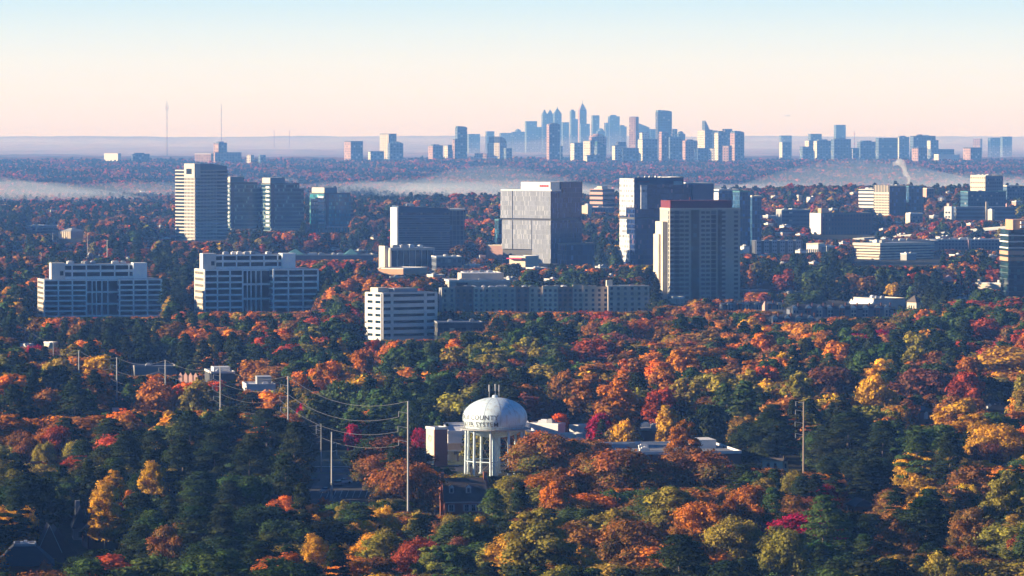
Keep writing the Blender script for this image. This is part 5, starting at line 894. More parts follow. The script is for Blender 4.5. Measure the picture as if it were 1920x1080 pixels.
for i, (xl, xc, xr, yt, yb, D, mt, crown, lab) in enumerate(SKY):
    wl = xc - xl; wf = xr - xc; a = 12 if wl <= 4 else min(65, math.degrees(math.atan2(wl, wf)) + 4)
    b = B('skyscraper' if yt < 262 else 'distant_block', lab, xl, xc, xr, yt, yb, D, a=a, depth=None if wl > 4 else 34, cat='skyscraper' if yt < 262 else 'building')
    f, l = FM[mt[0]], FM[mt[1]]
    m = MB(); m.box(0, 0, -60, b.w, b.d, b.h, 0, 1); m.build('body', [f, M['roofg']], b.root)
    if mt[0] != mt[1]: m = MB(); m.box(-.6, .3, -60, -.003, b.d, b.h - .2); m.build('end_wall', l, b.root)  # sunlight is put into the colour of most left faces, warm beside blue
    px = D / F
    if crown in ('flat', 'step', 'dtop', 'ptop', 'clutter'): b.parapet(f if crown != 'dtop' else M['dgrey'], ht=2.2, t=1.5)
    if crown == 'step': b.box('upper_tier', b.w * .15, b.d * .15, b.h, b.w * .7, b.d * .8, b.h + 3.5 * px, f)
    if crown == 'dtop': b.box('dark_cap', b.w * .3, b.d * .1, b.h, b.w * .98, b.d * .9, b.h + 8 * px, fD)
    if crown == 'ptop': b.box('pink_cap', -.5, 0.3, b.h, b.w * .8, b.d * .9, b.h + 3 * px, fP)
    if crown == 'clutter': b.units(8, i, sz=(8, 16)); b.box('roof_dome', b.w * .25, 8, b.h, b.w * .4, 20, b.h + 4 * px, fD)
    if crown == 'twin':
        for x in (.22, .78): m = MB(); m.prism([(b.w * (x - .18), 4), (b.w * (x + .18), 4), (b.w * (x + .18), b.d - 4), (b.w * (x - .18), b.d - 4)], b.h, b.h + 4.5 * px, 0, 0, [(b.w * (x - .10), 10), (b.w * (x + .10), 10), (b.w * (x + .10), b.d - 10), (b.w * (x - .10), b.d - 10)]); m.box(b.w * (x - .07), 12, b.h + 4.5 * px, b.w * (x + .07), b.d - 12, b.h + 7 * px); m.build('turret', f, b.root)
    if crown in ('peak', 'peak2'): m = MB(); k = 10 if crown == 'peak' else 5; m.prism([(0, 0), (b.w, 0), (b.w, b.d), (0, b.d)], b.h, b.h + k * px, 0, 0, [(b.w * .45, b.d * .45), (b.w * .55, b.d * .45), (b.w * .55, b.d * .55), (b.w * .45, b.d * .55)]); m.tube((b.w / 2, b.d / 2, b.h + k * px), (b.w / 2, b.d / 2, b.h + (k + 3) * px), 2, .6, 6); m.build('peaked_roof', f, b.root)
    if crown == 'spire':
        c = (b.w / 2, b.d / 2); s = b.w * .5; q = lambda k: [(c[0] - s * k, c[1] - s * k), (c[0] + s * k, c[1] - s * k), (c[0] + s * k, c[1] + s * k), (c[0] - s * k, c[1] + s * k)]
        m = MB(); z = b.h; m.prism(q(.92), z, z + 5 * px, 0, 0, q(.62)); m.prism(q(.62), z + 5 * px, z + 12 * px, 0, 0, q(.10)); m.build('pyramid', FM['P'], b.root); m = MB(); m.tube((*c, z + 12 * px), (*c, z + 20 * px), 2.2, .5, 6); m.build('spire', M['steel'], b.root)
    if crown == 'dome': m = MB(); R = min(b.w, b.d) * .45; m.lathe([(R, 0), (R * .9, R * .35), (R * .6, R * .7), (0, R * .9)], 14, (b.w / 2, b.d / 2, b.h)); m.build('dome', f, b.root, smooth=True)
    if crown == 'cap': m = MB(); m.lathe([(b.w * .48, 0), (b.w * .46, px * 1.5), (b.w * .3, px * 2.6), (0, px * 3)], 14, (b.w / 2, b.d / 2, b.h)); m.build('rounded_cap', fD, b.root)
    if crown == 'drum': m = MB(); m.lathe([(b.w * .45, 0), (b.w * .45, px * 3), (b.w * .3, px * 3.4), (b.w * .3, px * 5), (0, px * 5.2)], 18, (b.w / 2, b.d / 2, b.h)); m.build('drum', FM['P'], b.root)
    if crown in ('curve', 'slope', 'arch', 'fin'):
        m = MB(); n = 10
        for k in range(n):
            u = (k + .5) / n; hh = {'curve': 4 * math.sqrt(max(0, 1 - (u * 1.1 - .1) ** 2)) * .9, 'slope': 8 * (1 - u), 'arch': 12 * math.sqrt(max(0, 1 - u * u)), 'fin': 18 * max(0, 1 - u * 1.7) ** .8 + 1}[crown]
            m.box(b.w * k / n, .5, b.h, b.w * (k + 1) / n - .02, b.d * (.4 if crown == 'fin' else .9), b.h + max(.5, hh * px))
        m.build({'curve': 'curved_top', 'slope': 'sloping_top', 'arch': 'curved_shoulder', 'fin': 'blade_roof'}[crown], fD if crown == 'arch' else f, b.root)
    if crown == 'needle': m = MB(); m.prism([(b.w * .5, 2), (b.w * 1.1, 2), (b.w * 1.1, 30), (b.w * .5, 30)], b.h - 8 * px, b.h + 2 * px, 0, 0, [(b.w * .78, 10), (b.w * .82, 10), (b.w * .82, 14), (b.w * .78, 14)]); m.build('needle_roof', fD, b.root)
def mast(px, yt, yb, D, lab, fork=False):
    p = P(px, yt, D); z0 = gz(p.x, D); o = root('radio_mast', lab, 'radio mast', (p.x, D, z0), 0); h = p.z - z0; m = MB(); m.tube((0, 0, -5), (0, 0, h), 1.3, .8, 6); m.build('mast', M['dgrey'], o)
    if fork:
        m = MB()
        for s in (-1, 1): m.tube((0, 0, h * .84), (s * 5, 0, h * .87), .5, n=5); m.tube((s * 5, 0, h * .87), (s * 5, 0, h * .93), .5, n=5)
        m.build('antenna_fork', M['dgrey'], o)
    m = MB()
    for k in range(5): m.box(-1.6, -1.6, h * (.2 + .17 * k), 1.6, 1.6, h * (.2 + .17 * k) + 5)
    m.build('platform', M['redp'], o)
mast(313, 190, 258, 17000, 'tall thin radio mast with a forked top on the left horizon', True); mast(415, 195, 258, 19000, 'tall thin radio mast right of the forked one'); mast(1602, 246, 262, 18000, 'short mast right of the lone tapered tower')
mast(543, 244, 258, 22000, 'tiny mast pair on the left horizon'); mast(514, 243, 258, 22000, 'tiny mast left of the mast pair')
# airliner low over the horizon
def plane():
    p = P(1476, 217, 33000); o = root('airliner', 'small airliner low in the sky right of the skyline', 'airplane', p, rad(8)); m = MB(); m.tube((-16, 0, 0), (16, 0, 0), 2.0, 2.0, 10); m.tube((16, 0, 0), (21, 0, .6), 2.0, .5, 10); m.tube((-21, 0, -.4), (-16, 0, 0), .4, 2.0, 10); m.build('fuselage', M['glow'], o)
    for s in (-1, 1): m = MB(); m.prism([(3, s * 1.5), (-3, s * 1.5), (5, s * 17), (8, s * 17)] if s > 0 else [(-3, s * 1.5), (3, s * 1.5), (8, s * 17), (5, s * 17)], -.6, -.2); m.build('wing', M['glow'], o); m = MB(); m.tube((-2, s * 6, -1.6), (2.5, s * 6, -1.6), .9, n=8); m.build('engine', M['dgrey'], o)
    m = MB(); m.prism([(14, -.2), (20, -.2), (20, .2), (14, .2)], 1.5, 7, 0, 0, [(18.5, -.15), (21.5, -.15), (21.5, .15), (18.5, .15)]); m.build('tail_fin', M['white'], o)
plane()
# ---------------------------------------------------------------- foliage
def leaf_material(name):
    m = bpy.data.materials.new(name); m.use_nodes = True; t = m.node_tree; t.nodes.remove(t.nodes['Principled BSDF'])
    a = N(t, 'ShaderNodeAttribute'); a.attribute_type = 'INSTANCER'; a.attribute_name = 'tcol'
    a2 = N(t, 'ShaderNodeAttribute'); a2.attribute_type = 'INSTANCER'; a2.attribute_name = 'tcol2'
    l = N(t, 'ShaderNodeAttribute'); l.attribute_type = 'GEOMETRY'; l.attribute_name = 'lv'
    lw = N(t, 'ShaderNodeAttribute'); lw.attribute_type = 'GEOMETRY'; lw.attribute_name = 'lw'
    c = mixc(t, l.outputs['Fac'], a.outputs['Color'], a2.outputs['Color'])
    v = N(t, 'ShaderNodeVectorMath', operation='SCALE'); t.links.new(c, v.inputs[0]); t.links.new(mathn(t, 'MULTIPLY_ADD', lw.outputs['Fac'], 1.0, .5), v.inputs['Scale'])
    d = N(t, 'ShaderNodeBsdfDiffuse'); tr = N(t, 'ShaderNodeBsdfTranslucent'); mx = N(t, 'ShaderNodeMixShader'); mx.inputs[0].default_value = .22
    t.links.new(v.outputs[0], d.inputs[0]); t.links.new(v.outputs[0], tr.inputs[0])
    t.links.new(d.outputs[0], mx.inputs[1]); t.links.new(tr.outputs[0], mx.inputs[2]); t.links.new(mx.outputs[0], t.nodes['Material Output'].inputs['Surface'])
    return m
LEAF = leaf_material('autumn_leaves'); BARK = plain('grey_brown_bark', (.12, .09, .07), var=.4, scale=1.5)
def leaf_mesh(name, lobes, n, size, rng, up=.25, H=18., aspect=1.0, rimlift=0):
    """n leaf sprays scattered over the skins of the lobes (cx, cy, cz, rx, rz)"""
    L = np.array(lobes); w = L[:, 3] ** 2; w = w / w.sum()
    k = rng.choice(len(L), n * 2, p=w); d = rng.normal(size=(n * 2, 3)); d /= np.linalg.norm(d, axis=1)[:, None]
    d[:, 2] = np.where(d[:, 2] < -.35, -d[:, 2], d[:, 2]); r = np.where(rng.random(n * 2) < .22, rng.uniform(.9, 1.45, n * 2), rng.uniform(.62, 1.1, n * 2))
    rr = np.stack([L[k, 3], L[k, 3], L[k, 4]], 1); c = L[k, :3] + d * rr * r[:, None]
    # drop sprays that would sit deep inside a neighbouring lobe
    q = ((c[:, None, :] - L[None, :, :3]) / np.stack([L[:, 3], L[:, 3], L[:, 4]], 1)[None]); inside = (np.sum(q * q, 2) < .5).any(1)
    c, d, k = c[~inside][:n], d[~inside][:n], k[~inside][:n]; n = len(c)
    nrm = d + rng.normal(size=(n, 3)) * .45; nrm[:, 2] += up; nrm /= np.linalg.norm(nrm, axis=1)[:, None]
    t = np.cross(nrm, rng.normal(size=(n, 3))); t /= np.linalg.norm(t, axis=1)[:, None]; b = np.cross(nrm, t)
    s = size * rng.uniform(.6, 1.3, n)[:, None]
    t = t * s; b = b * s * aspect
    jit = lambda: rng.uniform(.6, 1.25, (n, 1))
    V = np.stack([c - t * jit(), c - b * jit(), c + t * jit(), c + b * jit()], 1).reshape(-1, 3)
    me = bpy.data.meshes.new(name); me.vertices.add(4 * n); me.vertices.foreach_set('co', V.ravel())
    me.loops.add(4 * n); me.loops.foreach_set('vertex_index', np.arange(4 * n)); me.polygons.add(n)
    me.polygons.foreach_set('loop_start', np.arange(0, 4 * n, 4)); me.polygons.foreach_set('loop_total', np.full(n, 4))
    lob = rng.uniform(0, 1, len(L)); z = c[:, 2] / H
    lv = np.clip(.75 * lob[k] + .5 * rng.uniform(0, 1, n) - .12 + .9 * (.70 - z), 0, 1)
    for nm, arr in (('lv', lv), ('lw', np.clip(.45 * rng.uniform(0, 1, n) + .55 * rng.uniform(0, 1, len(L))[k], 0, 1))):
        at = me.attributes.new(nm, 'FLOAT', 'FACE'); at.data.foreach_set('value', arr.astype(np.float32))
    me.update(); me.validate(); me.materials.append(LEAF); return me
def trunk_mesh(name, H, rng, limbs, r=.32, top=.72, pale=False):
    m = MB(); x = y = 0.; pts = [(0, 0, -1)]
    for i in range(5): x += rng.normal() * .12; y += rng.normal() * .12; pts.append((x, y, H * top * (i + 1) / 5))
    rs = np.linspace(r, r * .25, 6)
    for i in range(5): m.tube(pts[i], pts[i + 1], rs[i], rs[i + 1], 6)
    for i, (cx, cy, cz, rx, *_) in enumerate(limbs):
        b = pts[1 + min(4, int(max(0, (cz / H - .35)) * 7))]; f = min(1, max(.2, cz / H - .15)); b = (b[0], b[1], min(b[2], cz - rx * .6))
        mid = (cx * .5, cy * .5, (b[2] + cz) / 2 - .3); m.tube(b, mid, r * .35, r * .22, 4); m.tube(mid, (cx, cy, cz), r * .22, r * .08, 4)
    me = m.build('tmp', BARK); d = me.data; d.name = name; bpy.data.objects.remove(me); return d
def broad_lobes(rng, R=6.5, H=18., base=2.5, n=34, shape=1.0):
    """uneven crown: lobes crowd the outside of an egg-shaped envelope"""
    L = []; ch = (H - base) / 2; cz = base + ch
    for i in range(n):
        ph = i * 2.4 + rng.uniform(-.5, .5); v = 1 - 2 * (i + .5) / n; v = max(v, -.75)
        s = math.sqrt(max(0, 1 - v * v)) ** shape; k = rng.uniform(.50, .86)
        r = rng.uniform(.15, .36) * R
        L.append((math.cos(ph) * s * R * k, math.sin(ph) * s * R * k, cz + v * (ch - r * .8) * rng.uniform(.85, 1.03), r, r * rng.uniform(.75, 1.0)))
    L.append((0, 0, cz, R * .5, ch * .6)); return L
def pine_lobes(rng, R=4.2, H=22., n=22, bare=.42):
    L = []
    for i in range(n):
        f = i / (n - 1); z = H * (bare + (1 - bare) * f) - .5; rad_ = R * (1 - f) ** .55 * rng.uniform(.55, .95) * (1 if f > .12 else .7); ph = i * 2.4 + rng.uniform(-.6, .6)
        r = R * rng.uniform(.28, .42) * (1 - .45 * f); L.append((math.cos(ph) * rad_ * .8, math.sin(ph) * rad_ * .8, z, r, r * .42))
    L.append((0, 0, H * .78, R * .4, H * .14)); return L
def cone_lobes(rng, R=3.0, H=15., n=16):
    L = []
    for i in range(n):
        f = i / (n - 1); ph = i * 2.4; r = R * (.5 - .36 * f); k = R * (1 - f) * .5
        L.append((math.cos(ph) * k, math.sin(ph) * k, 1.5 + f * (H - 2), r, r * 1.1))
    return L
# kinds: name -> (nominal height, nominal crown radius, lobes function, leaf-size factor, aspect)
def kind_lobes(kind, rng):
    if kind == 'broad': return broad_lobes(rng), 18., 6.5
    if kind == 'wide': return broad_lobes(rng, 7.6, 16., 1.2, 48), 16., 7.6
    if kind == 'tall': return broad_lobes(rng, 5.2, 21., 2.0, 40, .8), 21., 5.2
    if kind == 'ragged': return broad_lobes(rng, 6.2, 19., 4.5, 24), 19., 6.2
    if kind == 'pine': return pine_lobes(rng), 22., 4.2
    if kind == 'pad': return pine_lobes(rng, 6.0, 20., 26, .35), 20., 6.0
    if kind == 'cone': return cone_lobes(rng), 15., 3.0
KINDS_ = ['broad', 'wide', 'tall', 'ragged', 'pine', 'pad', 'cone']
NLOD = {0: (14500, .27), 1: (3800, .50), 2: (560, 1.15), 3: (120, 2.4)}
VARS = {0: 3, 1: 3, 2: 2, 3: 2}
TREEM = {}
for kind in KINDS_:
    for lod in range(4):
        for v in range(VARS[lod]):
            rng = np.random.default_rng(hash((KINDS_.index(kind), v)) % 99991 + 7)
            L, H, R = kind_lobes(kind, rng); n, s = NLOD[lod]
            if kind in ('cone',): n = n // 2; s *= .8
            if kind == 'ragged': n = int(n * .62)
            if kind in ('pine', 'pad'): s *= .95
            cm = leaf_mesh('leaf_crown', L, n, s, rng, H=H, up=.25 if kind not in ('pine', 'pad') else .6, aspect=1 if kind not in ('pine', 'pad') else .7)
            tm = trunk_mesh('tree_trunk', H, rng, L[:9] if lod == 0 else L[:4], top=.8 if kind in ('pine', 'pad', 'cone') else .66) if lod < 2 else None
            vc = np.empty(len(cm.vertices) * 3); cm.vertices.foreach_get('co', vc); vc = vc.reshape(-1, 3)
            Hm, Rm = np.percentile(vc[:, 2], 99.3), np.percentile(np.hypot(vc[:, 0], vc[:, 1]), 96)
            TREEM[(kind, lod, v)] = (cm, tm, float(Hm), float(Rm))
PAL = {  # leaf tone, second tone (linear albedo), words for a label, share of kinds
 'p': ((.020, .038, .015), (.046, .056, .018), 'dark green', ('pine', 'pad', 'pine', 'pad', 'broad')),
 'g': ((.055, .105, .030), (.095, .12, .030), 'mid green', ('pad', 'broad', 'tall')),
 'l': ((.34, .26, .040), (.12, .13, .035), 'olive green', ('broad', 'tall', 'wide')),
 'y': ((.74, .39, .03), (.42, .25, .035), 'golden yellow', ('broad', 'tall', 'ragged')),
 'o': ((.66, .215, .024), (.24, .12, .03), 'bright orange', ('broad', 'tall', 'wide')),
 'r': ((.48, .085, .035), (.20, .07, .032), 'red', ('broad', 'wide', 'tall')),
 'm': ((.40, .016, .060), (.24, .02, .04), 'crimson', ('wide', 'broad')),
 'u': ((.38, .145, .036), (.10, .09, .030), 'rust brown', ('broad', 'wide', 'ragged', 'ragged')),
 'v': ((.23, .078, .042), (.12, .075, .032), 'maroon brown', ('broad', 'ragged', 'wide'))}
GRID = {360: "up up vu vp vp up pu ur vu uv uv up ur vu vu vp", 400: "pu ur pv pp pu pu up or pu uv uv pr vr pv rv pv", 440: "pv pr pv pr rp rp pr ur pp pp pp pv pp pr rp pv",
 480: "vu pr pu po om ro pu pu og og gu ro pg gp rp or", 520: "po op pp pu pu po or vo gp gp pg or gp gu pp gp", 560: "oy pr op po uo gr ro gu ou ru ou ou uo pp gr gr",
 600: "po pu pu uo or rg gp ul gp ru ou uo oy mu pg ru", 640: "rv po pp pu or oy pg pl lu rv uo ou uo gp pl or", 680: "pu po uo oo op oy ov uv vp rv oy or pp yo uv oy",
 720: "po ou or ol ol lg pg pp vp ou or yl lu yl uv oy", 760: "uo po oy oy op gp pp pp ou uo up pg pu pg vo ou", 800: "ur up or pp pp pp vp pp ro uo ol gp po pp gp oy",
 840: "lp gl pp pp pp gp uo ul ou ou uo ru op pp pl vp", 880: "pp yp yp pp pp gy uo ul ul uo uo ug uv yu yu pg", 920: "pp yo pp pp oy yl uo gp ou ul ou ug gm gu yp lg",
 960: "yu po pg gp oy py lp lg ly uo uo gl pg pu up lg", 1000: "pp pg ug yp op po ul up ly ou up pg gp pp gu lr", 1040: "gp gr gp pg gp oy ru pg pu ol pp gp gl pl lv ru"}
GROWS = {k: v.split() for k, v in GRID.items()}
# trees that can be told apart in the photograph: (column, top row, width in px, colour, kind, label or None)
HERO = [
 (1050, 777, 36, 'O', 'wide', 'flame orange tree, the brightest, against the white roof right of the water tower'), (1127, 779, 56, 'm', 'wide', 'crimson round tree in front of the low dark school wing'),
 (1172, 790, 56, 'y', 'broad', 'orange yellow tree just right of the crimson tree by the school'), (1282, 790, 66, 'o', 'tall', 'tapering orange tree above the right part of the long flat school roof'),
 (663, 797, 36, 'm', 'broad', 'crimson tree behind the sagging wires, between two tall poles'), (572, 758, 42, 'm', 'broad', 'crimson tree at the right foot of the pole above the dark pine wood'), (785, 804, 30, 'm', 'wide', 'low crimson tree beside the sunlit brick pylon of the school'),
 (762, 868, 128, 'u', 'wide', 'dense rust orange tree behind the pole left of the brick house'), (1022, 818, 158, 'U', 'wide', 'huge rust crowned tree with green lower leaves, right of the water tower legs'),
 (1165, 850, 165, 'U', 'wide', 'huge rust tree with a red left edge below the long flat roof'), (1305, 848, 150, 'u', 'wide', 'broad rust and red tree in front of the right end of the long flat roof'),
 (1318, 945, 118, 'o', 'wide', 'orange oak with a bright left side in the lower middle right'), (1400, 912, 100, 'o', 'broad', 'orange topped tree upper right of the bright orange oak'), (1448, 916, 60, 'g', 'pad', 'light green pine pad behind the orange oaks'),
 (1378, 975, 120, 'l', 'wide', 'olive green oak to the right of the bright orange oak'), (1180, 985, 150, 'u', 'wide', 'large golden rust oak lit on its left at the bottom middle'), (1275, 1005, 150, 'p', 'pad', None), (1010, 955, 135, 'l', 'tall', 'tall olive gold tree below the huge rust crowned tree'),
 (1040, 905, 62, 'o', 'tall', 'narrow orange tree with branches above the tall olive gold tree'), (1075, 905, 50, 'u', 'ragged', None), (925, 918, 76, 'g', 'pad', 'green pine hiding the right end of the brick house'), (975, 905, 60, 'p', 'pine', None),
 (850, 968, 70, 'l', 'broad', 'yellow olive tree directly below the brick house windows'), (895, 972, 56, 'y', 'ragged', 'yellow orange tree in front of the brick house, lower right'), (790, 962, 62, 'l', 'broad', 'olive green tree at the foot of the tallest pole'),
 (720, 953, 64, 'y', 'broad', 'golden tree left of the tallest pole foot'), (690, 955, 52, 'y', 'wide', 'golden tree second left of the tallest pole foot'), (645, 940, 46, 'l', 'tall', 'yellow green tree below the parking lot'), (608, 936, 34, 'O', 'broad', 'small flame orange tree at the foot of the parking lot pole'),
 (572, 965, 84, 'y', 'wide', 'wide golden tree below and left of the parking lot'), (590, 1005, 60, 'y', 'tall', 'golden orange spire under the wide golden tree'), (725, 993, 66, 'l', 'broad', 'olive yellow tree under the two golden trees'),
 (640, 1048, 46, 'o', 'broad', 'small orange tree lowest in the bottom row left of centre'), (685, 1032, 56, 'y', 'wide', 'orange yellow tree beside the lowest small orange tree'), (790, 1014, 104, 'r', 'wide', 'russet pink oak near the bottom left of centre'), (862, 1014, 70, 'v', 'wide', 'maroon tree right of the russet pink oak'),
 (213, 882, 54, 'y', 'tall', 'golden tree forming the left peak of the golden clump'), (285, 868, 60, 'y', 'tall', 'golden tree forming the highest peak of the golden clump'), (322, 880, 60, 'l', 'broad', 'olive gold tree at the right of the golden clump'), (196, 905, 66, 'y', 'tall', 'bright golden tree above the grey gabled house'),
 (248, 922, 40, 'o', 'tall', 'slim orange tree inside the golden clump'), (222, 948, 46, 'm', 'ragged', 'thin pinkish purple tree beside the dark brown house'), (24, 952, 98, 'y', 'wide', 'round tree with a yellow and orange rim above the dark hip roof'),
 (310, 988, 76, 'u', 'ragged', 'rusty yellow tree in the dark pines of the lower left'), (86, 1054, 34, 'O', 'broad', 'small flame red tree against the dark hip roof'), (470, 982, 42, 'y', 'broad', 'small yellow tree alone among dark pines'),
 (165, 862, 42, 'p', 'pine', 'tall pine standing above the grey gabled house'), (379, 916, 20, 'g', 'cone', 'small pointed cedar in the dark wood lower left'), (1733, 850, 116, 'y', 'wide', 'large golden domed tree in the lower right'), (1815, 910, 54, 'Y', 'broad', 'brilliant yellow tree, the smallest bright one lower right'),
 (1893, 885, 104, 'l', 'tall', 'big yellow green tree at the right edge'), (1820, 955, 92, 'u', 'ragged', 'thin rusty tree with pale branches below the brilliant yellow tree'), (1546, 931, 112, 'g', 'pad', 'spreading green pine with pale limbs in the lower right'), (1548, 911, 56, 'M', 'wide', 'deep crimson tree behind the spreading pine'),
 (1490, 884, 62, 'l', 'broad', 'olive tree at the foot of the tall right pole'), (1609, 884, 26, 'g', 'cone', 'pointed cedar left of the large golden domed tree'), (1895, 856, 22, 'g', 'cone', 'slim pointed cedar above the big yellow green tree'), (1680, 975, 84, 'u', 'ragged', 'sparse tan tree right of the spreading pine'),
 (1472, 998, 104, 'l', 'broad', 'rounded olive tree at the bottom below the spreading pine'), (1765, 1042, 90, 'l', 'broad', 'olive gold tree at the bottom right of centre'), (1905, 1010, 56, 'r', 'ragged', 'red tree in the bottom right corner'), (1858, 1042, 60, 'v', 'wide', 'maroon tree left of the bottom right corner'),
 (1872, 803, 132, 'y', 'wide', 'large orange gold tree at the right edge above the pines'), (1850, 832, 70, 'v', 'wide', 'maroon oak under the large orange gold tree'), (1590, 775, 130, 'p', 'pad', 'large dark pine right of the tall right pole'), (1450, 760, 84, 'p', 'pad', 'dark pine left of the tall right pole'), (1546, 778, 26, 'O', 'tall', 'flame orange streak of a tree right of the tall right pole'),
 (1655, 790, 90, 'p', 'pad', None), (1720, 800, 80, 'g', 'pine', None), (1780, 812, 70, 'p', 'pine', None), (1360, 720, 70, 'g', 'pad', None), (1330, 760, 80, 'p', 'broad', None), (1395, 715, 74, 'g', 'pine', None),
 (1497, 700, 62, 'l', 'tall', 'light green tree above the head of the tall right pole'), (1562, 690, 108, 'v', 'wide', 'wide maroon tree right of the light green tree'), (1640, 705, 74, 'y', 'broad', 'golden tree in the middle of the right wood'), (1672, 697, 44, 'o', 'broad', None), (1728, 693, 110, 'v', 'wide', None), (1812, 697, 64, 'r', 'broad', 'bright red tree left of the large orange slope'),
 (1885, 655, 150, 'y', 'wide', None), (1850, 602, 78, 'r', 'wide', None), (1160, 715, 90, 'o', 'tall', None), (1105, 700, 90, 'u', 'tall', None), (1060, 698, 70, 'u', 'broad', None), (1115, 640, 110, 'r', 'wide', None), (1210, 600, 80, 'o', 'wide', None), (1250, 762, 50, 'y', 'tall', None),
 (290, 720, 92, 'o', 'wide', 'large orange tree standing behind two wire poles'), (372, 715, 72, 'l', 'broad', 'yellow green tree between the second and third wire poles'), (95, 735, 84, 'u', 'wide', 'rust and gold tree with a yellow left edge, left side'), (140, 716, 82, 'p', 'pad', 'tall dark pine right of the rust and gold tree'), (25, 722, 70, 'p', 'pad', None), (70, 650, 46, 'm', 'wide', 'crimson tree near the left edge below the white office block'),
 (470, 735, 70, 'o', 'wide', None), (520, 740, 50, 'o', 'broad', None), (620, 680, 80, 'o', 'broad', None), (680, 655, 60, 'o', 'broad', None), (700, 640, 50, 'r', 'broad', None), (640, 720, 90, 'g', 'wide', None),
 (355, 772, 90, 'p', 'pad', None), (430, 764, 95, 'p', 'pad', None), (500, 768, 95, 'p', 'pad', None), (553, 792, 76, 'p', 'pad', None), (400, 812, 90, 'p', 'pad', None), (470, 822, 90, 'p', 'pad', None), (535, 850, 80, 'p', 'pad', None), (340, 822, 80, 'p', 'pine', None), (565, 905, 50, 'p', 'pine', None),
 (150, 828, 70, 'l', 'wide', None), (85, 832, 50, 'l', 'broad', None), (40, 815, 80, 'u', 'wide', None), (105, 800, 70, 'r', 'broad', None)]
XPAL = {'O': ((.85, .16, .02), (.62, .14, .03)), 'Y': ((.95, .62, .03), (.85, .50, .03)), 'M': ((.22, .008, .02), (.16, .01, .02)), 'U': ((.42, .13, .035), (.15, .15, .035))}
XWORD = {'O': 'flame orange', 'Y': 'bright yellow', 'M': 'deep crimson', 'U': 'rust topped'}
rng = np.random.default_rng(11)
def jcol(c, r, amt=.18):
    c = np.array(c) * (1 + r.normal() * amt) * (1 + r.normal(size=3) * amt * .5); return tuple(float(v) for v in np.clip(c, .004, .9))
trees = []   # x, y, z, scale_xy, scale_z, kind, colour, tcol, tcol2, px, ytop, wpx, label
def tree_lod(D): return 0 if D < 1420 else 1 if D < 2700 else 2 if D < 6200 else 3
protect(0,0,1,1,1); PR = np.array(PROT)
for px, yt, w, col, kind, lab in HERO:
    Hn, Rn = TREEM[(kind, 0, 0)][2:]
    # distance from the row of its top, for a height that suits its width
    h = Hn * .95
    for _ in range(6):
        D = Dat(yt, h); R = w / 2 / F * D; s = R / Rn; h = Hn * min(1.12, max(.5, s ** .6)) if kind != 'cone' else Hn * s * 1.1
    x = P(px, yt, D).x; z = gz(x, D)
    c1, c2 = XPAL[col] if col in XPAL else PAL[col][:2]
    trees.append((x, D, z, R / Rn, h / Hn, kind, col, jcol(c1, rng, .08), jcol(c2, rng, .08), px, yt, w, lab))
hx = np.array([[t[0], t[1], t[11] / 2 / F * t[1]] for t in trees])
def pick_grid(px, py, wx, wy):
    rows = sorted(GROWS); j = max(0, min(len(rows) - 1, int((py + rng.normal() * 12 - 360) / 40))); i = max(0, min(15, int((px + rng.normal() * 30) / 120)))
    c = GROWS[rows[j]][i]; r = rng.random()
    stand = math.sin(wx / 23 + wy / 61) + math.sin(wx / 41 - wy / 37 + 2) + .8 * math.sin(wx / 13 + wy / 97 + 5)
    if py < 540 and r < .30: return 'p'
    if py < 540 and r > .9: return 'v'
    if 540 <= py and r < .25: return 'p' if r < .13 else 'g' if r < .21 else 'l'
    if px < 620 and py > 560 and r > .86: return 'p'
    r = rng.random()
    return c[0] if r < (.80 if stand > 0 else .18) * .9 else c[1] if r < .90 else rng.choice(list('pgguuoloyu'))
def fill(D0, D1, spacing, sizef):
    y = D0
    while y < D1:
        sp = spacing(y); hw = 90 + y * .125; x = -hw + rng.uniform(0, sp)
        while x < hw:
            X, Y = x + rng.normal() * sp * .25, y + rng.normal() * sp * .28; x += sp * rng.uniform(.85, 1.15)
            yield X, Y
        y += sp * .9
def ok_foot(X, Y, R):
    for fx, fy, c, s, w, d in FOOTN[np.abs(FOOTN[:, 1] - Y) < 260] if len(FOOTN) else ():
        lx, ly = (X - fx) * c + (Y - fy) * s, -(X - fx) * s + (Y - fy) * c
        if -R - (16 if 2000 < fy < 4200 and w > 12 else 0) < lx < w + R and -R < ly < d + R: return False
    return True
FOOTN = np.array(FOOT)
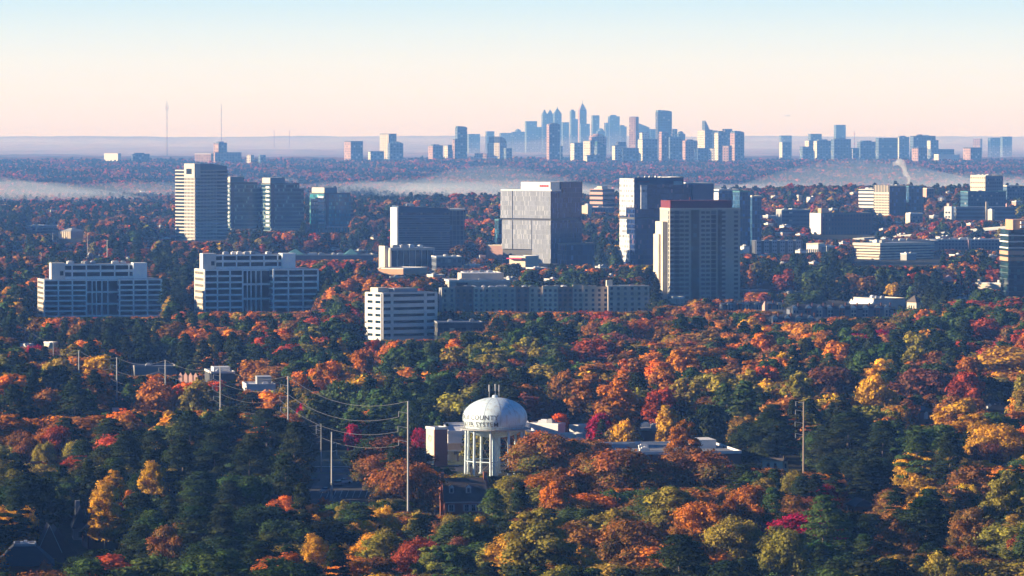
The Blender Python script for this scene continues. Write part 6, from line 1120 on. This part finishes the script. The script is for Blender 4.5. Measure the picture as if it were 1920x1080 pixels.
def add_fill(D0, D1, spacing, big):
    for X, Y in fill(D0, D1, spacing, 1):
        z = gz(X, Y); px, pyb = proj(X, Y, z + 16)
        col = pick_grid(px, pyb, X, Y) if Y < 6000 else rng.choice(list('vvvurp') if math.sin(X / 60 + Y / 190) + math.sin(X / 113 - Y / 140 + 2) + math.sin(X / 37 + Y / 260) > -.1 else list('ppppvup'))
        q_ = rng.random()
        if Y < 6000 and col in 'rov' and q_ < .42: col = 'u' if q_ < .22 else 'l' if q_ < .30 else 'g' if q_ < .36 else 'o'
        kinds = PAL[col][3]; kind = kinds[rng.integers(len(kinds))]; Hn, Rn = TREEM[(kind, 0, 0)][2:]
        s = rng.uniform(.58, 1.12) * big(Y); sz = (s / big(Y)) ** .7 * rng.uniform(.86, 1.06) * (1 if Y < 6300 else big(Y)); H = Hn * sz; R = Rn * s
        if len(hx) and Y < 2700 and (np.hypot(hx[:, 0] - X, hx[:, 1] - Y) < hx[:, 2] * .75 + R * .3).any(): continue
        if not ok_foot(X, Y, R * .55): continue
        gxp, gyp = proj(X, Y, z)
        if any(q[0] < gxp < q[2] and q[1] < gyp < q[3] for q in CLEAR): continue
        if Y < 2700:      # leave the sun its way to the bright crowns and the lit walls
            dx = LITE[:, 0] - X; s_ = (dx > 0) & (dx < 62) & (np.abs(LITE[:, 1] - Y + dx * .035) < LITE[:, 2])
            if s_.any():
                cap = float((LITE[s_, 3] + np.maximum(0, dx[s_] - R) * .26).min())
                if cap < 3: continue
                if cap < H: k = cap / H; H *= k; sz *= k; s *= max(k, .6); R = Rn * s
        cx, cy = proj(X, Y, z + H); wp = R * F / Y
        # keep hero crowns and named things in view
        if len(hx) and Y < 2600:
            near = HP[(HP[:, 4] > Y + 4)]
            hit = near[(np.abs(near[:, 0] - cx) < near[:, 2] * .35 + wp * .55) & (cy < near[:, 1] + near[:, 3] * .72) & (pyb > near[:, 1])]
            if len(hit):
                zt = min(zat(float(q[1] + q[3] * .72), Y) for q in hit) - z
                if zt < H * .22: continue
                k = zt / H; H *= k; s *= max(k, .7); sz *= k; R = Rn * s; cx, cy = proj(X, Y, z + H); wp = R * F / Y
        m = (PR[:, 4] > Y) & (PR[:, 0] < cx + wp * .8) & (PR[:, 2] > cx - wp * .8) & (PR[:, 3] > cy + .5) & (PR[:, 1] < pyb + 60)
        if m.any():
            zt = zat(float(PR[m, 3].max()) + rng.uniform(-3.2, .6) * (1 if Y > 1800 else 0), Y) - z
            if zt < H * .20: continue
            k = min(1, zt / H); H *= k; sz *= k; s *= k ** .5; R = Rn * s
        cx, cy = proj(X, Y, z + H)
        c1, c2 = PAL[col][:2]
        trees.append((X, Y, z, s, sz, kind, col, jcol(c1, rng), jcol(c2, rng), float(cx), float(cy), 2 * R * F / Y, None))
LITE = np.array([[t[0], t[1], t[11] / 2 / F * t[1] * .8, TREEM[(t[5], 0, 0)][2] * t[4] * .5] for t in trees if t[6] in 'YyOomMrUul'] + [[P(q[0], q[1], q[2]).x, q[2], q[3], q[4]] for q in ((50, 1022, 1076, 9, 9.), (870, 910, 1240, 6, 7.), (805, 860, 1456, 7, 2.), (1350, 850, 1400, 9, 5.), (700, 600, 2350, 22, 3.), (1245, 500, 2925, 20, 3.), (370, 550, 2690, 14, 6.), (72, 560, 2650, 14, 6.))])
HP = np.array([[t[9], t[10], t[11], min(t[11] * 1.1, TREEM[(t[5], 0, 0)][2] * t[4] * F / t[1] * .8), t[1]] for t in trees])
add_fill(835, 1450, lambda y: 13.6, lambda y: 1.6)
add_fill(1450, 2700, lambda y: 11.8, lambda y: 1.28)
add_fill(2700, 6300, lambda y: 12.5, lambda y: 1.22)
n_near = len(trees)

add_fill(6300, 13600, lambda y: 12 + (y - 6300) / 7300 * 10, lambda y: .85 + (y - 6300) / 7300 * .3)
# ---- the near ones are individuals
vis = [i for i, t in enumerate(trees) if -t[11] / 2 < t[9] < 1920 + t[11] / 2 and t[10] < 1078 and t[1] < 2700]
heroes = [i for i in vis if i < len(HERO)]
def nearest(i):   # visible size
    t = trees[i]; return -t[11]
rest = sorted([i for i in vis if i >= len(HERO)], key=nearest)
solo = heroes + rest[:max(0, 302 - len(heroes))]
ZONES = [((30, 1000), 'dark hip roofed house', 'in the lower left corner'), ((170, 960), '', 'around the grey gabled house'), ((260, 900), '', 'around the golden clump'), ((440, 850), '', 'in the dark pine wood left of the parking lot'),
 ((450, 1000), '', 'at the bottom, left of the golden trees'), ((640, 1000), '', 'below the parking lot'), ((800, 1010), '', 'below the brick house'), ((930, 1040), '', 'at the bottom just left of centre right'), ((1040, 960), '', 'below the water tower'),
 ((1250, 900), '', 'below the long flat school roof'), ((1230, 1040), '', 'at the bottom, right of the golden rust oak'), ((1400, 980), '', 'around the orange oaks lower right'), ((1500, 830), '', 'around the tall right pole'), ((1600, 1030), '', 'at the bottom below the spreading pine'),
 ((1700, 920), '', 'around the golden domed tree'), ((1850, 880), '', 'at the right edge above the yellow green tree'), ((1850, 1050), '', 'in the lower right corner'), ((1200, 740), '', 'behind the school'), ((700, 700), '', 'on the orange slope left of the water tower'),
 ((1650, 700), '', 'in the middle of the right wood'), ((80, 800), '', 'on the left edge above the golden clump'), ((350, 720), '', 'along the row of wire poles'), ((150, 640), '', 'below the left white office block'), ((1100, 620), '', 'in front of the long apartment block')]
WORD = {'broad': 'round crowned tree', 'wide': 'wide spreading tree', 'tall': 'tall crowned tree', 'ragged': 'thin crowned tree', 'pine': 'pine', 'pad': 'broad pine', 'cone': 'pointed cedar'}
used_labels = set()
for i in solo:
    x, y, z, s, sz, kind, col, c1, c2, px, yt, w, lab = trees[i]
    cw = XWORD.get(col) or PAL[col][2]
    grp = None
    if lab is None:
        zn = min(ZONES, key=lambda q: (q[0][0] - px) ** 2 + ((q[0][1] - yt) * 1.3) ** 2)[2]
        lab = f'{cw} {WORD[kind]} {zn}'; grp = f'{cw} {WORD[kind]}s {zn}'
    r = root('pine_tree' if kind in ('pine', 'pad') else 'cedar_tree' if kind == 'cone' else 'broadleaf_tree', lab, 'tree', (x, y, z), rng.uniform(0, 6.28), grp)
    r.scale = (s, s, sz); lod = tree_lod(y); v = int(rng.integers(VARS[lod])); cm, tm, H, R = TREEM[(kind, lod, v)]
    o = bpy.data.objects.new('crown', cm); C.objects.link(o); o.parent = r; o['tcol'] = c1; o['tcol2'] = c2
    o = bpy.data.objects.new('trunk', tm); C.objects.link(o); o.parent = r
solos = set(solo)
# ---- every other tree belongs to the forest mass
def forest(name, idx, lods):
    protos = []; index = {}
    for kind in KINDS_:
        for lod in lods:
            for v in range(VARS[lod]):
                cm, tm, H, R = TREEM[(kind, lod, v)]; o = bpy.data.objects.new('forest_source', cm)
                index[(kind, lod, v)] = len(protos); protos.append((o, tm))
    n = len(idx); me = bpy.data.meshes.new(name); me.vertices.add(n)
    T = [trees[i] for i in idx]
    me.vertices.foreach_set('co', np.array([t[:3] for t in T], dtype=np.float32).ravel())
    def att(nm, typ, arr, key): a = me.attributes.new(nm, typ, 'POINT'); a.data.foreach_set(key, np.ascontiguousarray(arr).ravel())
    pi = []
    for t in T:
        lod = max(min(tree_lod(t[1]), lods[-1]), lods[0]); pi.append(index[(t[5], lod, int(rng.integers(VARS[lod])))])
    att('pidx', 'INT', np.array(pi, np.int32), 'value'); att('scl', 'FLOAT_VECTOR', np.array([(t[3], t[3], t[4]) for t in T], np.float32), 'vector')
    att('rot', 'FLOAT_VECTOR', np.array([(0, 0, rng.uniform(0, 6.28)) for t in T], np.float32), 'vector')
    att('tcol', 'FLOAT_VECTOR', np.array([t[7] for t in T], np.float32), 'vector'); att('tcol2', 'FLOAT_VECTOR', np.array([t[8] for t in T], np.float32), 'vector')
    ob = bpy.data.objects.new(name, me); C.objects.link(ob); struct(ob, 'stuff')
    g = bpy.data.node_groups.new(name, 'GeometryNodeTree'); g.interface.new_socket('Geometry', in_out='INPUT', socket_type='NodeSocketGeometry'); g.interface.new_socket('Geometry', in_out='OUTPUT', socket_type='NodeSocketGeometry')
    gi = g.nodes.new('NodeGroupInput'); go = g.nodes.new('NodeGroupOutput'); iop = g.nodes.new('GeometryNodeInstanceOnPoints'); jn = g.nodes.new('GeometryNodeJoinGeometry')
    for o, tm in reversed(protos):
        oi = g.nodes.new('GeometryNodeObjectInfo'); oi.inputs['Object'].default_value = o; gt = g.nodes.new('GeometryNodeGeometryToInstance')
        g.links.new(oi.outputs['Geometry'], gt.inputs[0]); g.links.new(gt.outputs[0], jn.inputs[0])
    def na(nm, typ):
        a = g.nodes.new('GeometryNodeInputNamedAttribute'); a.data_type = typ; a.inputs['Name'].default_value = nm; return [q for q in a.outputs if q.enabled][0]
    g.links.new(gi.outputs[0], iop.inputs['Points']); g.links.new(jn.outputs[0], iop.inputs['Instance']); iop.inputs['Pick Instance'].default_value = True
    g.links.new(na('pidx', 'INT'), iop.inputs['Instance Index']); g.links.new(na('rot', 'FLOAT_VECTOR'), iop.inputs['Rotation']); g.links.new(na('scl', 'FLOAT_VECTOR'), iop.inputs['Scale'])
    g.links.new(iop.outputs[0], go.inputs[0]); md = ob.modifiers.new('forest', 'NODES'); md.node_group = g
    return ob
mid = [i for i in range(n_near) if i not in solos]; farr = list(range(n_near, len(trees)))
print('TREES', len(trees), 'solo', len(solo), 'mid', len(mid), 'far', len(farr), 'objs', len(bpy.data.objects))
forest('forest', mid, [0, 1, 2, 3]); forest('distant_forest', farr, [3])
